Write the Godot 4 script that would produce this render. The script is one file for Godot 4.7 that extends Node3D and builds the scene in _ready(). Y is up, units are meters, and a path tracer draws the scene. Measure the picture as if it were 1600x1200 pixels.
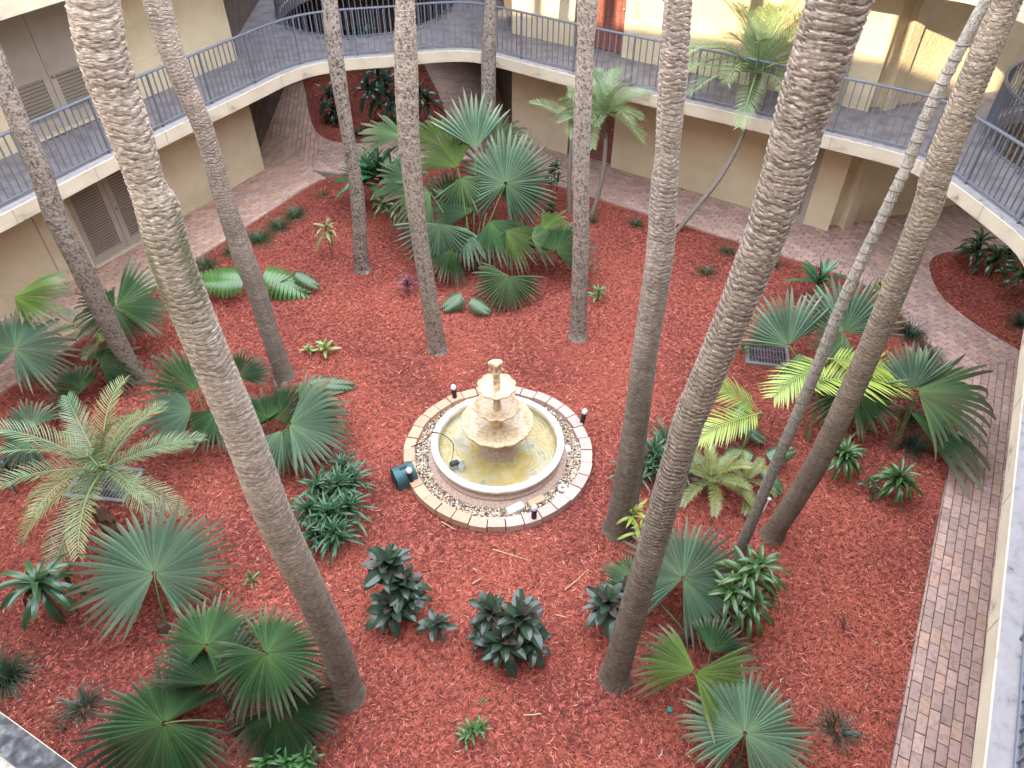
extends Node3D
# A planted apartment courtyard seen from an upper balcony: palms, red mulch, a tiered fountain, brick walks, balconies all round.

var taken := {}
var rng := RandomNumberGenerator.new()
var M := {}
var E := PackedVector2Array()
const UL := Vector2(.478, -.879)
const NL := Vector2(.879, .478)
const UR := Vector2(.825, .565)
const NR := Vector2(-.565, .825)
const LEVELS: Array[float] = [0.0, 2.9, 5.8, 8.7, 11.6]

# ---------------------------------------------------------------- mesh building
class MB:
	var v := PackedVector3Array()
	var c := PackedColorArray()
	var ix := PackedInt32Array()
	var col := Color.WHITE
	func p(a: Vector3) -> int:
		v.append(a)
		c.append(col)
		return v.size() - 1
	func t(a: int, b: int, d: int) -> void:
		ix.append(a)
		ix.append(d)
		ix.append(b)
	func q(a: int, b: int, d: int, e: int) -> void:
		t(a, b, d)
		t(a, d, e)
	func face(pts: Array) -> void:
		var f := v.size()
		for a: Vector3 in pts:
			p(a)
		for i in range(1, pts.size() - 1):
			t(f, f + i, f + i + 1)
	func box(x: Transform3D, s: Vector3) -> void:
		var h := s * .5
		for k in 3:
			for sg: float in [-1.0, 1.0]:
				var a := Vector3.ZERO
				var b := Vector3.ZERO
				var d := Vector3.ZERO
				a[k] = h[k] * sg
				b[(k + 1) % 3] = h[(k + 1) % 3] * sg
				d[(k + 2) % 3] = h[(k + 2) % 3]
				face([x * (a - b - d), x * (a + b - d), x * (a + b + d), x * (a - b + d)])
	func bevel_box(x: Transform3D, s: Vector3, w: float) -> void:
		var h := s * .5
		var id := {}
		for sx in [-1, 1]:
			for sy in [-1, 1]:
				for sz in [-1, 1]:
					var cn := Vector3(sx * h.x, sy * h.y, sz * h.z)
					for k in 3:
						var o := Vector3(sx, sy, sz) * w
						o[k] = 0
						id[[sx, sy, sz, k]] = x * (cn - o)
		for k in 3:
			var a := (k + 1) % 3
			var b := (k + 2) % 3
			for s1 in [-1, 1]:
				var fc := []
				for ab in [[-1, -1], [1, -1], [1, 1], [-1, 1]]:
					var key := [0, 0, 0, k]
					key[k] = s1
					key[a] = ab[0]
					key[b] = ab[1]
					fc.append(id[key])
				if s1 < 0:
					fc.reverse()
				face(fc)
				for s2 in [-1, 1]:   # edge between faces k and a, along b
					var e := []
					for m in [[k, -1], [k, 1], [a, 1], [a, -1]]:
						var key := [0, 0, 0, m[0]]
						key[k] = s1
						key[a] = s2
						key[b] = m[1]
						e.append(id[key])
					if s1 * s2 > 0:
						e.reverse()
					face(e)
		for sx in [-1, 1]:
			for sy in [-1, 1]:
				for sz in [-1, 1]:
					var e := [id[[sx, sy, sz, 0]], id[[sx, sy, sz, 1]], id[[sx, sy, sz, 2]]]
					if sx * sy * sz < 0:
						e.reverse()
					face(e)
	func tube(path: PackedVector3Array, r: PackedFloat32Array, seg: int, cap := true) -> void:
		var n := path.size()
		var ref := Vector3(.31, .17, .93)
		var first := v.size()
		for i in n:
			var d := (path[mini(i + 1, n - 1)] - path[maxi(i - 1, 0)]).normalized()
			var s := d.cross(ref)
			if s.length() < .05:
				s = d.cross(Vector3.RIGHT)
			s = s.normalized()
			var w := s.cross(d)
			for k in seg:
				var an := TAU * k / seg
				p(path[i] + (s * cos(an) + w * sin(an)) * r[i])
			ref = w.cross(s) if false else ref
		for i in n - 1:
			for k in seg:
				var a := first + i * seg + k
				var b := first + i * seg + (k + 1) % seg
				q(a, a + seg, b + seg, b)
		if cap:
			for e in [0, n - 1]:
				var fc := []
				for k in seg:
					fc.append(v[first + e * seg + k])
				if e > 0:
					fc.reverse()
				face(fc)
	func revolve(prof: PackedVector2Array, seg: int, at := Vector3.ZERO, lobes := 0, depth := 0.0) -> void:
		var first := v.size()
		var n := prof.size()
		for i in n:
			for k in seg:
				var an := TAU * k / seg
				var r := prof[i].x
				var y := prof[i].y
				if lobes > 0:
					var wv: float = absf(sin(an * lobes * .5))
					r *= 1.0 + depth * (wv - .6) * clampf(prof[i].x * 4.0, 0, 1)
				p(at + Vector3(cos(an) * r, y, sin(an) * r))
		for i in n - 1:
			for k in seg:
				var a := first + i * seg + k
				var b := first + i * seg + (k + 1) % seg
				q(a, a + seg, b + seg, b)
	func poly(pl: PackedVector2Array, y0: float, y1: float, bev := 0.0, skip: PackedFloat32Array = PackedFloat32Array()) -> void:
		var g := pl.duplicate()
		if Geometry2D.is_polygon_clockwise(g):
			g.reverse()
		# with x right and z towards the viewer this order runs anticlockwise in (x, z), which is clockwise from above
		var top := g
		if bev > 0:
			var ins := Geometry2D.offset_polygon(g, -bev)
			if ins.size() == 1 and ins[0].size() == g.size():
				top = ins[0]
				if Geometry2D.is_polygon_clockwise(top):
					top.reverse()
				var best := 0
				for i in top.size():
					if top[i].distance_squared_to(g[0]) < top[best].distance_squared_to(g[0]):
						best = i
				var turned := PackedVector2Array()
				for i in top.size():
					turned.append(top[(best + i) % top.size()])
				top = turned
			else:
				bev = 0
		var tri := Geometry2D.triangulate_polygon(top)
		for i in range(0, tri.size(), 3):
			var a := top[tri[i]]
			var b := top[tri[i + 1]]
			var d := top[tri[i + 2]]
			if (b - a).cross(d - a) > 0:
				var o := b
				b = d
				d = o
			face([Vector3(a.x, y1, a.y), Vector3(b.x, y1, b.y), Vector3(d.x, y1, d.y)])
			if bev <= 0:
				face([Vector3(a.x, y0, a.y), Vector3(d.x, y0, d.y), Vector3(b.x, y0, b.y)])
		for i in g.size():
			var a := g[i]
			var b := g[(i + 1) % g.size()]
			var on := false
			for s in skip:
				if absf(a.x - s) < .001 and absf(b.x - s) < .001:
					on = true
			if on:
				continue
			var ym := y1 - bev
			face([Vector3(a.x, y0, a.y), Vector3(a.x, ym, a.y), Vector3(b.x, ym, b.y), Vector3(b.x, y0, b.y)])
			if bev > 0:
				var ta := top[i]
				var tb := top[(i + 1) % g.size()]
				face([Vector3(a.x, ym, a.y), Vector3(ta.x, y1, ta.y), Vector3(tb.x, y1, tb.y), Vector3(b.x, ym, b.y)])
	func mesh() -> ArrayMesh:
		var n := PackedVector3Array()
		n.resize(v.size())
		for i in range(0, ix.size(), 3):
			var a := ix[i]
			var b := ix[i + 1]
			var d := ix[i + 2]
			var m := (v[d] - v[a]).cross(v[b] - v[a])
			n[a] += m
			n[b] += m
			n[d] += m
		for i in n.size():
			n[i] = n[i].normalized() if n[i].length_squared() > 0 else Vector3.UP
		var ar := []
		ar.resize(Mesh.ARRAY_MAX)
		ar[Mesh.ARRAY_VERTEX] = v
		ar[Mesh.ARRAY_NORMAL] = n
		ar[Mesh.ARRAY_COLOR] = c
		ar[Mesh.ARRAY_INDEX] = ix
		var me := ArrayMesh.new()
		me.add_surface_from_arrays(Mesh.PRIMITIVE_TRIANGLES, ar)
		return me

func numbered(called: String, parent: Node) -> String:
	var k := "%d/%s" % [parent.get_instance_id(), called]
	taken[k] = taken.get(k, -1) + 1
	return called if taken[k] == 0 else "%s_%03d" % [called, taken[k]]

func add(called: String, mesh: Mesh, m: Material, parent: Node = null, x := Transform3D()) -> MeshInstance3D:
	var o := MeshInstance3D.new()
	var par: Node = self if parent == null else parent
	o.name = numbered(called, par)
	o.mesh = mesh
	o.material_override = m
	o.transform = x
	par.add_child(o, true)
	return o

func node(called: String, parent: Node = null, at := Vector3.ZERO) -> Node3D:
	var o := Node3D.new()
	var par: Node = self if parent == null else parent
	o.name = numbered(called, par)
	par.add_child(o, true)
	o.position = at
	return o

func tag(o: Node, label: String, category := "", group := "", kind := "") -> Node:
	if label:
		o.set_meta("label", label)
	if category:
		o.set_meta("category", category)
	if group:
		o.set_meta("group", group)
	if kind:
		o.set_meta("kind", kind)
	return o

func thing(called: String, label: String, category: String, at := Vector3.ZERO, group := "") -> Node3D:
	var o := node(called, null, at)
	tag(o, label, category, group)
	return o

func lin(r: float, g: float, b: float) -> Color:
	return Color(r, g, b).linear_to_srgb()

# ---------------------------------------------------------------- materials
func noise_tex(sd: int, freq: float, cols: Array, stops: Array, oct := 4, kind := FastNoiseLite.TYPE_SIMPLEX_SMOOTH, size := 512, bump := 0.0) -> NoiseTexture2D:
	var f := FastNoiseLite.new()
	f.seed = sd
	f.noise_type = kind
	f.frequency = freq
	f.fractal_octaves = oct
	var t := NoiseTexture2D.new()
	t.width = size
	t.height = size
	t.seamless = true
	t.noise = f
	if bump > 0:
		t.as_normal_map = true
		t.bump_strength = bump
	else:
		var g := Gradient.new()
		g.offsets = PackedFloat32Array(stops)
		var pc := PackedColorArray()
		for k: Color in cols:
			pc.append(k.linear_to_srgb())
		g.colors = pc
		t.color_ramp = g
	return t

func mat(called: String, col: Color, rough: float, tex: Texture2D = null, scale := 1.0, nrm: Texture2D = null, nstr := 1.0, vc := false, world := true) -> StandardMaterial3D:
	var m := StandardMaterial3D.new()
	m.albedo_color = col.linear_to_srgb()
	m.roughness = rough
	m.metallic_specular = .4
	if tex:
		m.albedo_texture = tex
	if nrm:
		m.normal_enabled = true
		m.normal_texture = nrm
		m.normal_scale = nstr
	if tex or nrm:
		m.uv1_triplanar = true
		m.uv1_world_triplanar = world
		m.uv1_scale = Vector3.ONE * scale
	m.vertex_color_use_as_albedo = vc
	M[called] = m
	return m

func leafmat(called: String, col: Color, rough: float, back := .12) -> void:
	var m := mat(called, col, rough, null, 1, null, 1, true)
	m.metallic_specular = .5
	m.backlight_enabled = true
	m.backlight = Color(back, back * 1.2, back * .5)
	m.cull_mode = BaseMaterial3D.CULL_DISABLED

func make_materials() -> void:
	var W := Color.WHITE
	var fine := noise_tex(3, .03, [], [], 5, FastNoiseLite.TYPE_SIMPLEX_SMOOTH, 512, 5.0)
	mat("mulch", W, .95, noise_tex(11, .035, [Color(.10, .022, .017), Color(.26, .058, .042), Color(.40, .10, .07)], [0.2, .5, .8], 5), .55, noise_tex(12, .06, [], [], 5, FastNoiseLite.TYPE_SIMPLEX_SMOOTH, 512, 9.0), 1.0)
	mat("chip", W, .85, null, 1, null, 1, true)
	mat("sand", W, .95, noise_tex(13, .02, [Color(.07, .055, .05), Color(.15, .12, .105)], [.3, .7]), .8)
	mat("paver", W, .85, noise_tex(14, .02, [Color(.78, .76, .74), Color(1, 1, 1), Color(1.0, .97, .93)], [.25, .5, .8], 6), .9, fine, .5, true)
	mat("stucco", W, .9, noise_tex(15, .008, [Color(.52, .43, .29), Color(.60, .50, .345), Color(.63, .53, .375)], [.15, .5, .85], 6), .25, noise_tex(16, .09, [], [], 4, FastNoiseLite.TYPE_SIMPLEX_SMOOTH, 512, 4.0), .5)
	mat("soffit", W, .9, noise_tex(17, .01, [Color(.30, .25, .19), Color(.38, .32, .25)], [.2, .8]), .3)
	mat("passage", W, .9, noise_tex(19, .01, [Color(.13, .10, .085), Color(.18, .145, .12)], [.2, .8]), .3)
	mat("deck", W, .75, noise_tex(18, .012, [Color(.17, .155, .16), Color(.225, .205, .212), Color(.265, .243, .25)], [.2, .5, .85], 6), .3, fine, .25)
	mat("fascia", W, .85, noise_tex(21, .007, [Color(.10, .09, .085), Color(.32, .27, .21), Color(.48, .41, .305), Color(.55, .475, .365)], [.06, .17, .30, .8], 6), .5, fine, .3)
	mat("ledge", W, .85, noise_tex(22, .02, [Color(.08, .08, .085), Color(.22, .21, .215), Color(.27, .255, .26), Color(.31, .295, .30)], [.05, .16, .36, .85], 6), .45, fine, .3)
	mat("ledge_dark", W, .9, noise_tex(27, .02, [Color(.03, .03, .033), Color(.055, .055, .06), Color(.08, .08, .085), Color(.14, .14, .14)], [.2, .45, .62, .85], 6), .7, fine, .5)
	mat("rail", Color(.135, .148, .18), .45)
	mat("door", W, .6, noise_tex(23, .01, [Color(.31, .265, .225), Color(.36, .31, .265)], [.2, .8]), .4)
	mat("red_door", W, .55, noise_tex(24, .015, [Color(.17, .06, .048), Color(.23, .085, .068), Color(.27, .11, .085)], [.2, .5, .8], 6), 1.2)
	mat("dark", Color(.02, .02, .02), .6)
	mat("metal", Color(.45, .45, .46), .35).metallic = .8
	mat("bark", W, .92, noise_tex(25, .045, [Color(.34, .31, .28), Color(.80, .78, .76), Color(1, 1, 1), Color(1.0, .98, .95)], [.2, .40, .54, .8], 6), 1.6, noise_tex(26, .045, [], [], 6, FastNoiseLite.TYPE_SIMPLEX_SMOOTH, 512, 10.0), 1.6, true, false).uv1_scale = Vector3(.7, 5.0, .7)
	mat("stem", Color(.13, .10, .07), .9)
	mat("petiole", Color(.10, .15, .05), .55)
	mat("dark_petiole", Color(.05, .055, .025), .6)
	leafmat("fan", W, .27)
	M.fan.metallic_specular = 1.0
	leafmat("frond", W, .45)
	leafmat("leaf", W, .27)
	leafmat("blade", W, .45)
	var stone := noise_tex(31, .016, [Color(.34, .21, .10), Color(.50, .35, .21), Color(.58, .43, .29), Color(.60, .47, .35)], [.14, .4, .62, .9], 6)
	mat("stone", W, .75, stone, 1.3, fine, .5)
	mat("pink_stone", W, .8, noise_tex(32, .02, [Color(.30, .21, .17), Color(.44, .31, .25), Color(.52, .39, .33)], [.15, .5, .85], 6), 1.5, fine, .5)
	mat("white_stone", W, .7, noise_tex(33, .014, [Color(.44, .35, .25), Color(.58, .53, .47), Color(.64, .60, .55)], [.13, .32, .8], 6), .9, fine, .3)
	mat("edging", W, .85, noise_tex(34, .02, [Color(.8, .78, .76), Color(1, 1, 1)], [.2, .8], 6), 2.0, fine, .7, true)
	mat("basin", W, .6, noise_tex(35, .012, [Color(.22, .19, .10), Color(.37, .33, .20), Color(.40, .26, .055), Color(.43, .32, .09), Color(.45, .39, .24)], [.15, .36, .56, .68, .9], 6), .33)
	var wt := mat("water", Color(.80, .86, .82, .22), .04, null, 1, noise_tex(36, .02, [], [], 3, FastNoiseLite.TYPE_SIMPLEX_SMOOTH, 512, 3.0), .35)
	wt.transparency = BaseMaterial3D.TRANSPARENCY_ALPHA
	wt.albedo_color = Color(.62, .66, .55, .14)
	mat("pebble", W, .6, null, 1, null, 1, true)
	mat("teal", Color(.035, .10, .105), .45)
	mat("black", Color(.02, .02, .022), .45)
	mat("lens", Color(.62, .66, .72), .2)
	mat("white_brick", Color(.66, .62, .58), .85, fine_tex(), 2.0)
	mat("tan_brick", Color(.52, .36, .23), .85, fine_tex(), 2.0)
	mat("grate", Color(.10, .095, .11), .5)
	mat("grate_frame", Color(.19, .175, .17), .75)
	mat("pvc", Color(.70, .68, .66), .5)
	mat("green_cap", Color(.05, .16, .12), .5)
	mat("brass", Color(.35, .30, .22), .35).metallic = .7
	mat("plate", Color(.30, .28, .25), .4)
	mat("sign_white", Color(.75, .75, .72), .6)
	mat("blue_dot", Color(.04, .09, .25), .5)
	mat("fibre", Color(.10, .055, .035), .95)

var _ft: Texture2D
func fine_tex() -> Texture2D:
	if _ft == null:
		_ft = noise_tex(39, .03, [Color(.72, .7, .68), Color(1, 1, 1)], [.25, .7], 6)
	return _ft

# ---------------------------------------------------------------- curves
func closed_curve(pts: Array, step: float) -> PackedVector2Array:
	var out := PackedVector2Array()
	var n := pts.size()
	for i in n:
		var a: Vector2 = pts[(i - 1 + n) % n]
		var b: Vector2 = pts[i]
		var d: Vector2 = pts[(i + 1) % n]
		var e: Vector2 = pts[(i + 2) % n]
		var k := maxi(1, int(round(b.distance_to(d) / step)))
		for j in k:
			out.append(b.cubic_interpolate(d, a, e, float(j) / k))
	return out

func ellipse(c: Vector2, rx: float, rz: float, n: int) -> PackedVector2Array:
	var out := PackedVector2Array()
	for i in n:
		out.append(c + Vector2(cos(TAU * i / n) * rx, sin(TAU * i / n) * rz))
	return out

func outward(c: PackedVector2Array, i: int) -> Vector2:     # the courtyard runs so that its outside lies to one side
	var n := c.size()
	var d := (c[(i + 1) % n] - c[(i - 1 + n) % n]).normalized()
	var o := Vector2(d.y, -d.x)
	return -o if Geometry2D.is_polygon_clockwise(c) else o

func grown(c: PackedVector2Array, by: float) -> PackedVector2Array:
	var out := PackedVector2Array()
	for i in c.size():
		out.append(c[i] + outward(c, i) * by)
	return out

func minus(polys: Array, cut: PackedVector2Array) -> Array:
	var out := []
	for pl: PackedVector2Array in polys:
		for r: PackedVector2Array in Geometry2D.clip_polygons(pl, cut):
			out.append(r)
	return out

const OPEN_L := Vector2(-4.2, -22.6)
const OPEN_R := Vector2(11.45, -12.9)

func slab(called: String, y1: float, thick: float, hole: PackedVector2Array, m: Material, parent: Node, wide := 1.0) -> void:
	var xs: Array[float] = [-17.0, OPEN_L.x, .6, OPEN_R.x, 17.0]
	var b := MB.new()
	for i in 4:
		var pl := [PackedVector2Array([Vector2(xs[i], -32), Vector2(xs[i + 1], -32), Vector2(xs[i + 1], 12), Vector2(xs[i], 12)])]
		pl = minus(pl, hole)
		pl = minus(pl, ellipse(OPEN_L, 2.35 * wide, 2.85 * wide, 40))
		pl = minus(pl, ellipse(OPEN_R, 2.25 * wide, 2.3 * wide, 40))
		for g: PackedVector2Array in pl:
			b.poly(g, y1 - thick, y1, 0, PackedFloat32Array(xs))
	add(called, b.mesh(), m, parent)

# a moulding swept along a plan curve: profile points are (outwards from the curve, height)
func sweep(c: PackedVector2Array, prof: PackedVector2Array, closed := true) -> ArrayMesh:
	var b := MB.new()
	var n := c.size()
	var cuts := n if closed else n - 1
	for j in prof.size() - 1:
		var first := b.v.size()
		for i in n:
			var o := outward(c, i)
			if not closed and (i == 0 or i == n - 1):
				o = outward(c, 1 if i == 0 else n - 2)
			for k in 2:
				var q := c[i] + o * prof[j + k].x
				b.p(Vector3(q.x, prof[j + k].y, q.y))
		for i in cuts:
			var a := first + i * 2
			var d := first + ((i + 1) % n) * 2
			b.q(a, d, d + 1, a + 1)
	return b.mesh()

# ---------------------------------------------------------------- railings
func along(c: PackedVector2Array, s: float) -> Array:
	var at := 0.0
	for i in c.size() - 1:
		var l := c[i].distance_to(c[i + 1])
		if at + l >= s or i == c.size() - 2:
			var d := (c[i + 1] - c[i]).normalized()
			return [c[i] + d * (s - at), d]
		at += l
	return [c[0], Vector2.RIGHT]

func path_length(c: PackedVector2Array) -> float:
	var l := 0.0
	for i in c.size() - 1:
		l += c[i].distance_to(c[i + 1])
	return l

func railing(c: PackedVector2Array, y: float, label: String, group: String) -> void:
	var o := thing("balcony_railing", label, "railing", Vector3(c[0].x, y, c[0].y), group)
	var lo := PackedVector3Array()
	for q in c:
		lo.append(Vector3(q.x - c[0].x, 0, q.y - c[0].y))
	for bar in [["top_rail", 1.06, .028, .022], ["bottom_rail", .085, .02, .017]]:
		var b := MB.new()
		var first := 0
		var n := lo.size()
		for i in n:
			var d := (lo[mini(i + 1, n - 1)] - lo[maxi(i - 1, 0)]).normalized()
			var s := d.cross(Vector3.UP) * float(bar[2])
			var u := Vector3.UP * float(bar[3])
			var at := lo[i] + Vector3.UP * float(bar[1])
			for k in [[-1, -.6], [-.6, -1], [.6, -1], [1, -.6], [1, .6], [.6, 1], [-.6, 1], [-1, .6]]:
				b.p(at + s * k[0] + u * k[1])
		for i in n - 1:
			for k in 8:
				var a := first + i * 8 + k
				var e := first + i * 8 + (k + 1) % 8
				b.q(a, e, e + 8, a + 8)
		for e in [0, n - 1]:
			var fc := []
			for k in 8:
				fc.append(b.v[e * 8 + k])
			if e == 0:
				fc.reverse()
			b.face(fc)
		add(bar[0], b.mesh(), M.rail, o)
	var bal := MB.new()
	bal.box(Transform3D(Basis(), Vector3(0, .57, 0)), Vector3(.022, .95, .022))
	var balm := bal.mesh()
	var po := MB.new()
	po.bevel_box(Transform3D(Basis(), Vector3(0, .52, 0)), Vector3(.03, 1.06, .06), .004)
	var pom := po.mesh()
	var ft := MB.new()
	ft.bevel_box(Transform3D(Basis(), Vector3(0, .006, 0)), Vector3(.08, .012, .10), .003)
	var ftm := ft.mesh()
	var total := path_length(c)
	var bays := maxi(1, int(round(total / 1.38)))
	for i in bays + 1:
		var r := along(c, minf(total * i / bays, total - .001))
		var d: Vector2 = r[1]
		var ba := Basis(Vector3.UP, atan2(-d.y, d.x))
		var pt: Vector2 = r[0] - c[0]
		var pp := add("post", pom, M.rail, o, Transform3D(ba, Vector3(pt.x, 0, pt.y)))
		add("foot_plate", ftm, M.rail, pp)
		if i < bays:
			for j in range(1, 10):
				var r2 := along(c, total * (i + j / 10.0) / bays)
				var d2: Vector2 = r2[1]
				var p2: Vector2 = r2[0] - c[0]
				add("baluster", balm, M.rail, o, Transform3D(Basis(Vector3.UP, atan2(-d2.y, d2.x)), Vector3(p2.x, 0, p2.y)))

func part_of(c: PackedVector2Array, a: Vector2, b: Vector2) -> PackedVector2Array:   # the stretch of a closed curve from near a on to near b
	var ia := 0
	var ib := 0
	for i in c.size():
		if c[i].distance_squared_to(a) < c[ia].distance_squared_to(a):
			ia = i
		if c[i].distance_squared_to(b) < c[ib].distance_squared_to(b):
			ib = i
	var out := PackedVector2Array()
	var k := ia
	while true:
		out.append(c[k])
		if k == ib:
			break
		k = (k + 1) % c.size()
	return out

# ---------------------------------------------------------------- walls and doors
func wall(parent: Node, a: Vector2, b: Vector2, out: Vector2, th: float, y0: float, y1: float, m: Material) -> void:
	var q := MB.new()
	q.poly(PackedVector2Array([a, b, b - out * th, a - out * th]), y0, y1)
	add("wall", q.mesh(), m, parent)

func louvred(parent: Node, leaf_w: float, y0: float, y1: float, side: float, w: float) -> void:  # slats in a leaf whose left edge is x = 0, front is +z
	var n := int((y1 - y0) / .062)
	var s := MB.new()
	s.box(Transform3D(Basis(Vector3.RIGHT, .45), Vector3.ZERO), Vector3(w, .07, .008))
	var sm := s.mesh()
	for i in n:
		add("louvre_slat", sm, M.door, parent, Transform3D(Basis(), Vector3(side, y0 + (i + .5) * (y1 - y0) / n, .004)))

func door_leaf(parent: Node, w: float, h: float, m: Material, ly0: float, ly1: float) -> MeshInstance3D:
	var b := MB.new()
	var lw := w - .26
	# stiles and rails around the louvre
	b.box(Transform3D(Basis(), Vector3(.065, h / 2, 0)), Vector3(.13, h, .045))
	b.box(Transform3D(Basis(), Vector3(w - .065, h / 2, 0)), Vector3(.13, h, .045))
	if ly1 > 0:
		b.box(Transform3D(Basis(), Vector3(w / 2, ly0 / 2, 0)), Vector3(lw, ly0, .045))
		b.box(Transform3D(Basis(), Vector3(w / 2, (ly1 + h) / 2, 0)), Vector3(lw, h - ly1, .045))
	else:
		b.box(Transform3D(Basis(), Vector3(w / 2, h / 2, 0)), Vector3(lw, h, .045))
	var o := add("door", b.mesh(), m, parent)
	if ly1 > 0:
		louvred(o, w, ly0, ly1, w / 2, lw)
	return o

func place_along(o: Node3D, a: Vector2, dir: Vector2, y: float) -> void:   # local +x runs along dir, +z faces the courtyard
	var x := Vector3(dir.x, 0, dir.y)
	var z := x.cross(Vector3.UP)
	o.transform = Transform3D(Basis(x, Vector3.UP, z), Vector3(a.x, y, a.y))

func handle(o: Node3D, x: float, y: float, plate := true) -> void:
	var b := MB.new()
	var pr := PackedVector2Array([Vector2(.012, 0), Vector2(.012, .03), Vector2(.028, .035), Vector2(.032, .05), Vector2(.024, .062), Vector2(.0, .064)])
	b.revolve(pr, 12)
	add("handle", b.mesh(), M.brass, o, Transform3D(Basis(Vector3.RIGHT, PI / 2), Vector3(x, y, .022)))
	if plate:
		var q := MB.new()
		q.bevel_box(Transform3D(), Vector3(.05, .16, .008), .002)
		add("lock_plate", q.mesh(), M.plate, o, Transform3D(Basis(), Vector3(x, y + .22, .028)))

# ---------------------------------------------------------------- palms
func catmull(pts: Array, n: int) -> Array:      # [Vector3, radius] pairs, evenly re-sampled
	var out := []
	for i in n:
		var f := float(i) / (n - 1) * (pts.size() - 1)
		var k := mini(int(f), pts.size() - 2)
		var t := f - k
		var a: Array = pts[maxi(k - 1, 0)]
		var b: Array = pts[k]
		var c: Array = pts[k + 1]
		var d: Array = pts[mini(k + 2, pts.size() - 1)]
		out.append([(b[0] as Vector3).cubic_interpolate(c[0], a[0], d[0], t), cubic_interpolate(b[1], c[1], a[1], d[1], t)])
	return out

func trunk_mesh(pts: Array, sd: int, top: float, ring: float, amp: float, rough: float, c_low: Color, c_high: Color, c_dark: Color, moss := 0.0, fleck := 0.0, ring_from := 0.0) -> ArrayMesh:
	var f := FastNoiseLite.new()
	f.seed = sd
	f.frequency = 1.0
	f.fractal_octaves = 3
	var f1 := FastNoiseLite.new()
	f1.seed = sd + 5
	f1.frequency = 1.0
	f1.fractal_type = FastNoiseLite.FRACTAL_NONE
	var seg := 44
	var fine_to := minf(top, 8.3)
	var rows := int(fine_to / (.0065 if amp > .009 else .0095))
	var sm := catmull(pts, 200)
	var last: Vector3 = sm[199][0]
	var prev: Vector3 = sm[190][0]
	var v := PackedVector3Array()
	var c := PackedColorArray()
	var nn := rows + 12
	var k := 0
	for i in nn:
		var y := fine_to * i / rows if i <= rows else fine_to + (top - fine_to) * (i - rows) / 11.0
		if top <= fine_to and i > rows:
			break
		while k < 198 and (sm[k + 1][0] as Vector3).y < y:
			k += 1
		var a: Vector3 = sm[k][0]
		var b: Vector3 = sm[k + 1][0]
		var ce: Vector3
		var r: float
		if y > last.y:
			ce = last + (last - prev) / maxf(.01, last.y - prev.y) * (y - last.y)
			r = sm[199][1]
		else:
			var t := clampf((y - a.y) / maxf(.0001, b.y - a.y), 0, 1)
			ce = a.lerp(b, t)
			r = lerpf(sm[k][1], sm[k + 1][1], t)
		r += .045 * exp(-y / .10)
		var hi := smoothstep(.5, 6.5, y)
		var am := amp * lerpf(.25, 1.0, smoothstep(ring_from, ring_from + 2.5, y))
		for s in seg:
			var an := TAU * s / seg
			var ca := cos(an)
			var sa := sin(an)
			var wob := f.get_noise_3d(ca * .6, y * .5, sa * .6) * 1.1 + f1.get_noise_3d(ca * 1.3 + 7, y * 1.2, sa * 1.3) * .42 + f1.get_noise_3d(ca * 5.0 + 7, y * 8.0, sa * 5.0) * .06
			var ph := y / ring + wob
			var id := floorf(ph)
			var fr := ph - id
			var own := fposmod(sin(id * 12.9898 + sd) * 43758.5453, 1.0)
			var saw := (pow(fr, .35) if fr < .86 else (1.0 - fr) * 6.8)
			var fib := f1.get_noise_3d(ca * 1.5, y * 60.0, sa * 1.5)
			var fib2 := f1.get_noise_3d(ca * 12.0 + 3, y * 22.0, sa * 12.0)
			var d := am * (saw - .7) * (.45 + own) + rough * (fib * .65 + fib2 * .35)
			v.append(ce + Vector3(ca, 0, sa) * (r + d))
			var big := f.get_noise_3d(ca * .8 + 20, y * .7, sa * .8)
			var col := c_low.lerp(c_high, clampf(hi + big * .5, 0, 1))
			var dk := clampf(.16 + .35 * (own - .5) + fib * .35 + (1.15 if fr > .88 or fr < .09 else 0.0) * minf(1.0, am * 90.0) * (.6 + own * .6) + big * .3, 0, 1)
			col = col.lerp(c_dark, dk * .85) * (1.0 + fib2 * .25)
			col.a = 1
			if fleck > 0:
				var fk := f1.get_noise_3d(ca * 13.0 + 40, y * 12.0, sa * 13.0)
				if fk > .28:
					col = col.lerp(c_dark * .6, minf(1.0, (fk - .28) * 6.0) * fleck)
			if moss > 0:
				col = col.lerp(Color(.11, .12, .055), clampf(moss * (exp(-pow((y - 6.35) / .45, 2.0)) * 1.0) * (.55 + big), 0, .8))
			c.append(col)
	var ix := PackedInt32Array()
	var nr := v.size() / seg
	var n := PackedVector3Array()
	n.resize(v.size())
	for i in nr - 1:
		for s in seg:
			var a := i * seg + s
			var b := i * seg + (s + 1) % seg
			ix.append_array([a, b, b + seg, a, b + seg, a + seg])
	for i in nr:
		for s in seg:
			var dx := v[i * seg + (s + 1) % seg] - v[i * seg + (s + seg - 1) % seg]
			var dy := v[mini(i + 1, nr - 1) * seg + s] - v[maxi(i - 1, 0) * seg + s]
			n[i * seg + s] = dy.cross(dx).normalized()
	var ar := []
	ar.resize(Mesh.ARRAY_MAX)
	ar[Mesh.ARRAY_VERTEX] = v
	ar[Mesh.ARRAY_NORMAL] = n
	ar[Mesh.ARRAY_COLOR] = c
	ar[Mesh.ARRAY_INDEX] = ix
	var me := ArrayMesh.new()
	me.add_surface_from_arrays(Mesh.PRIMITIVE_TRIANGLES, ar)
	return me

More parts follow.
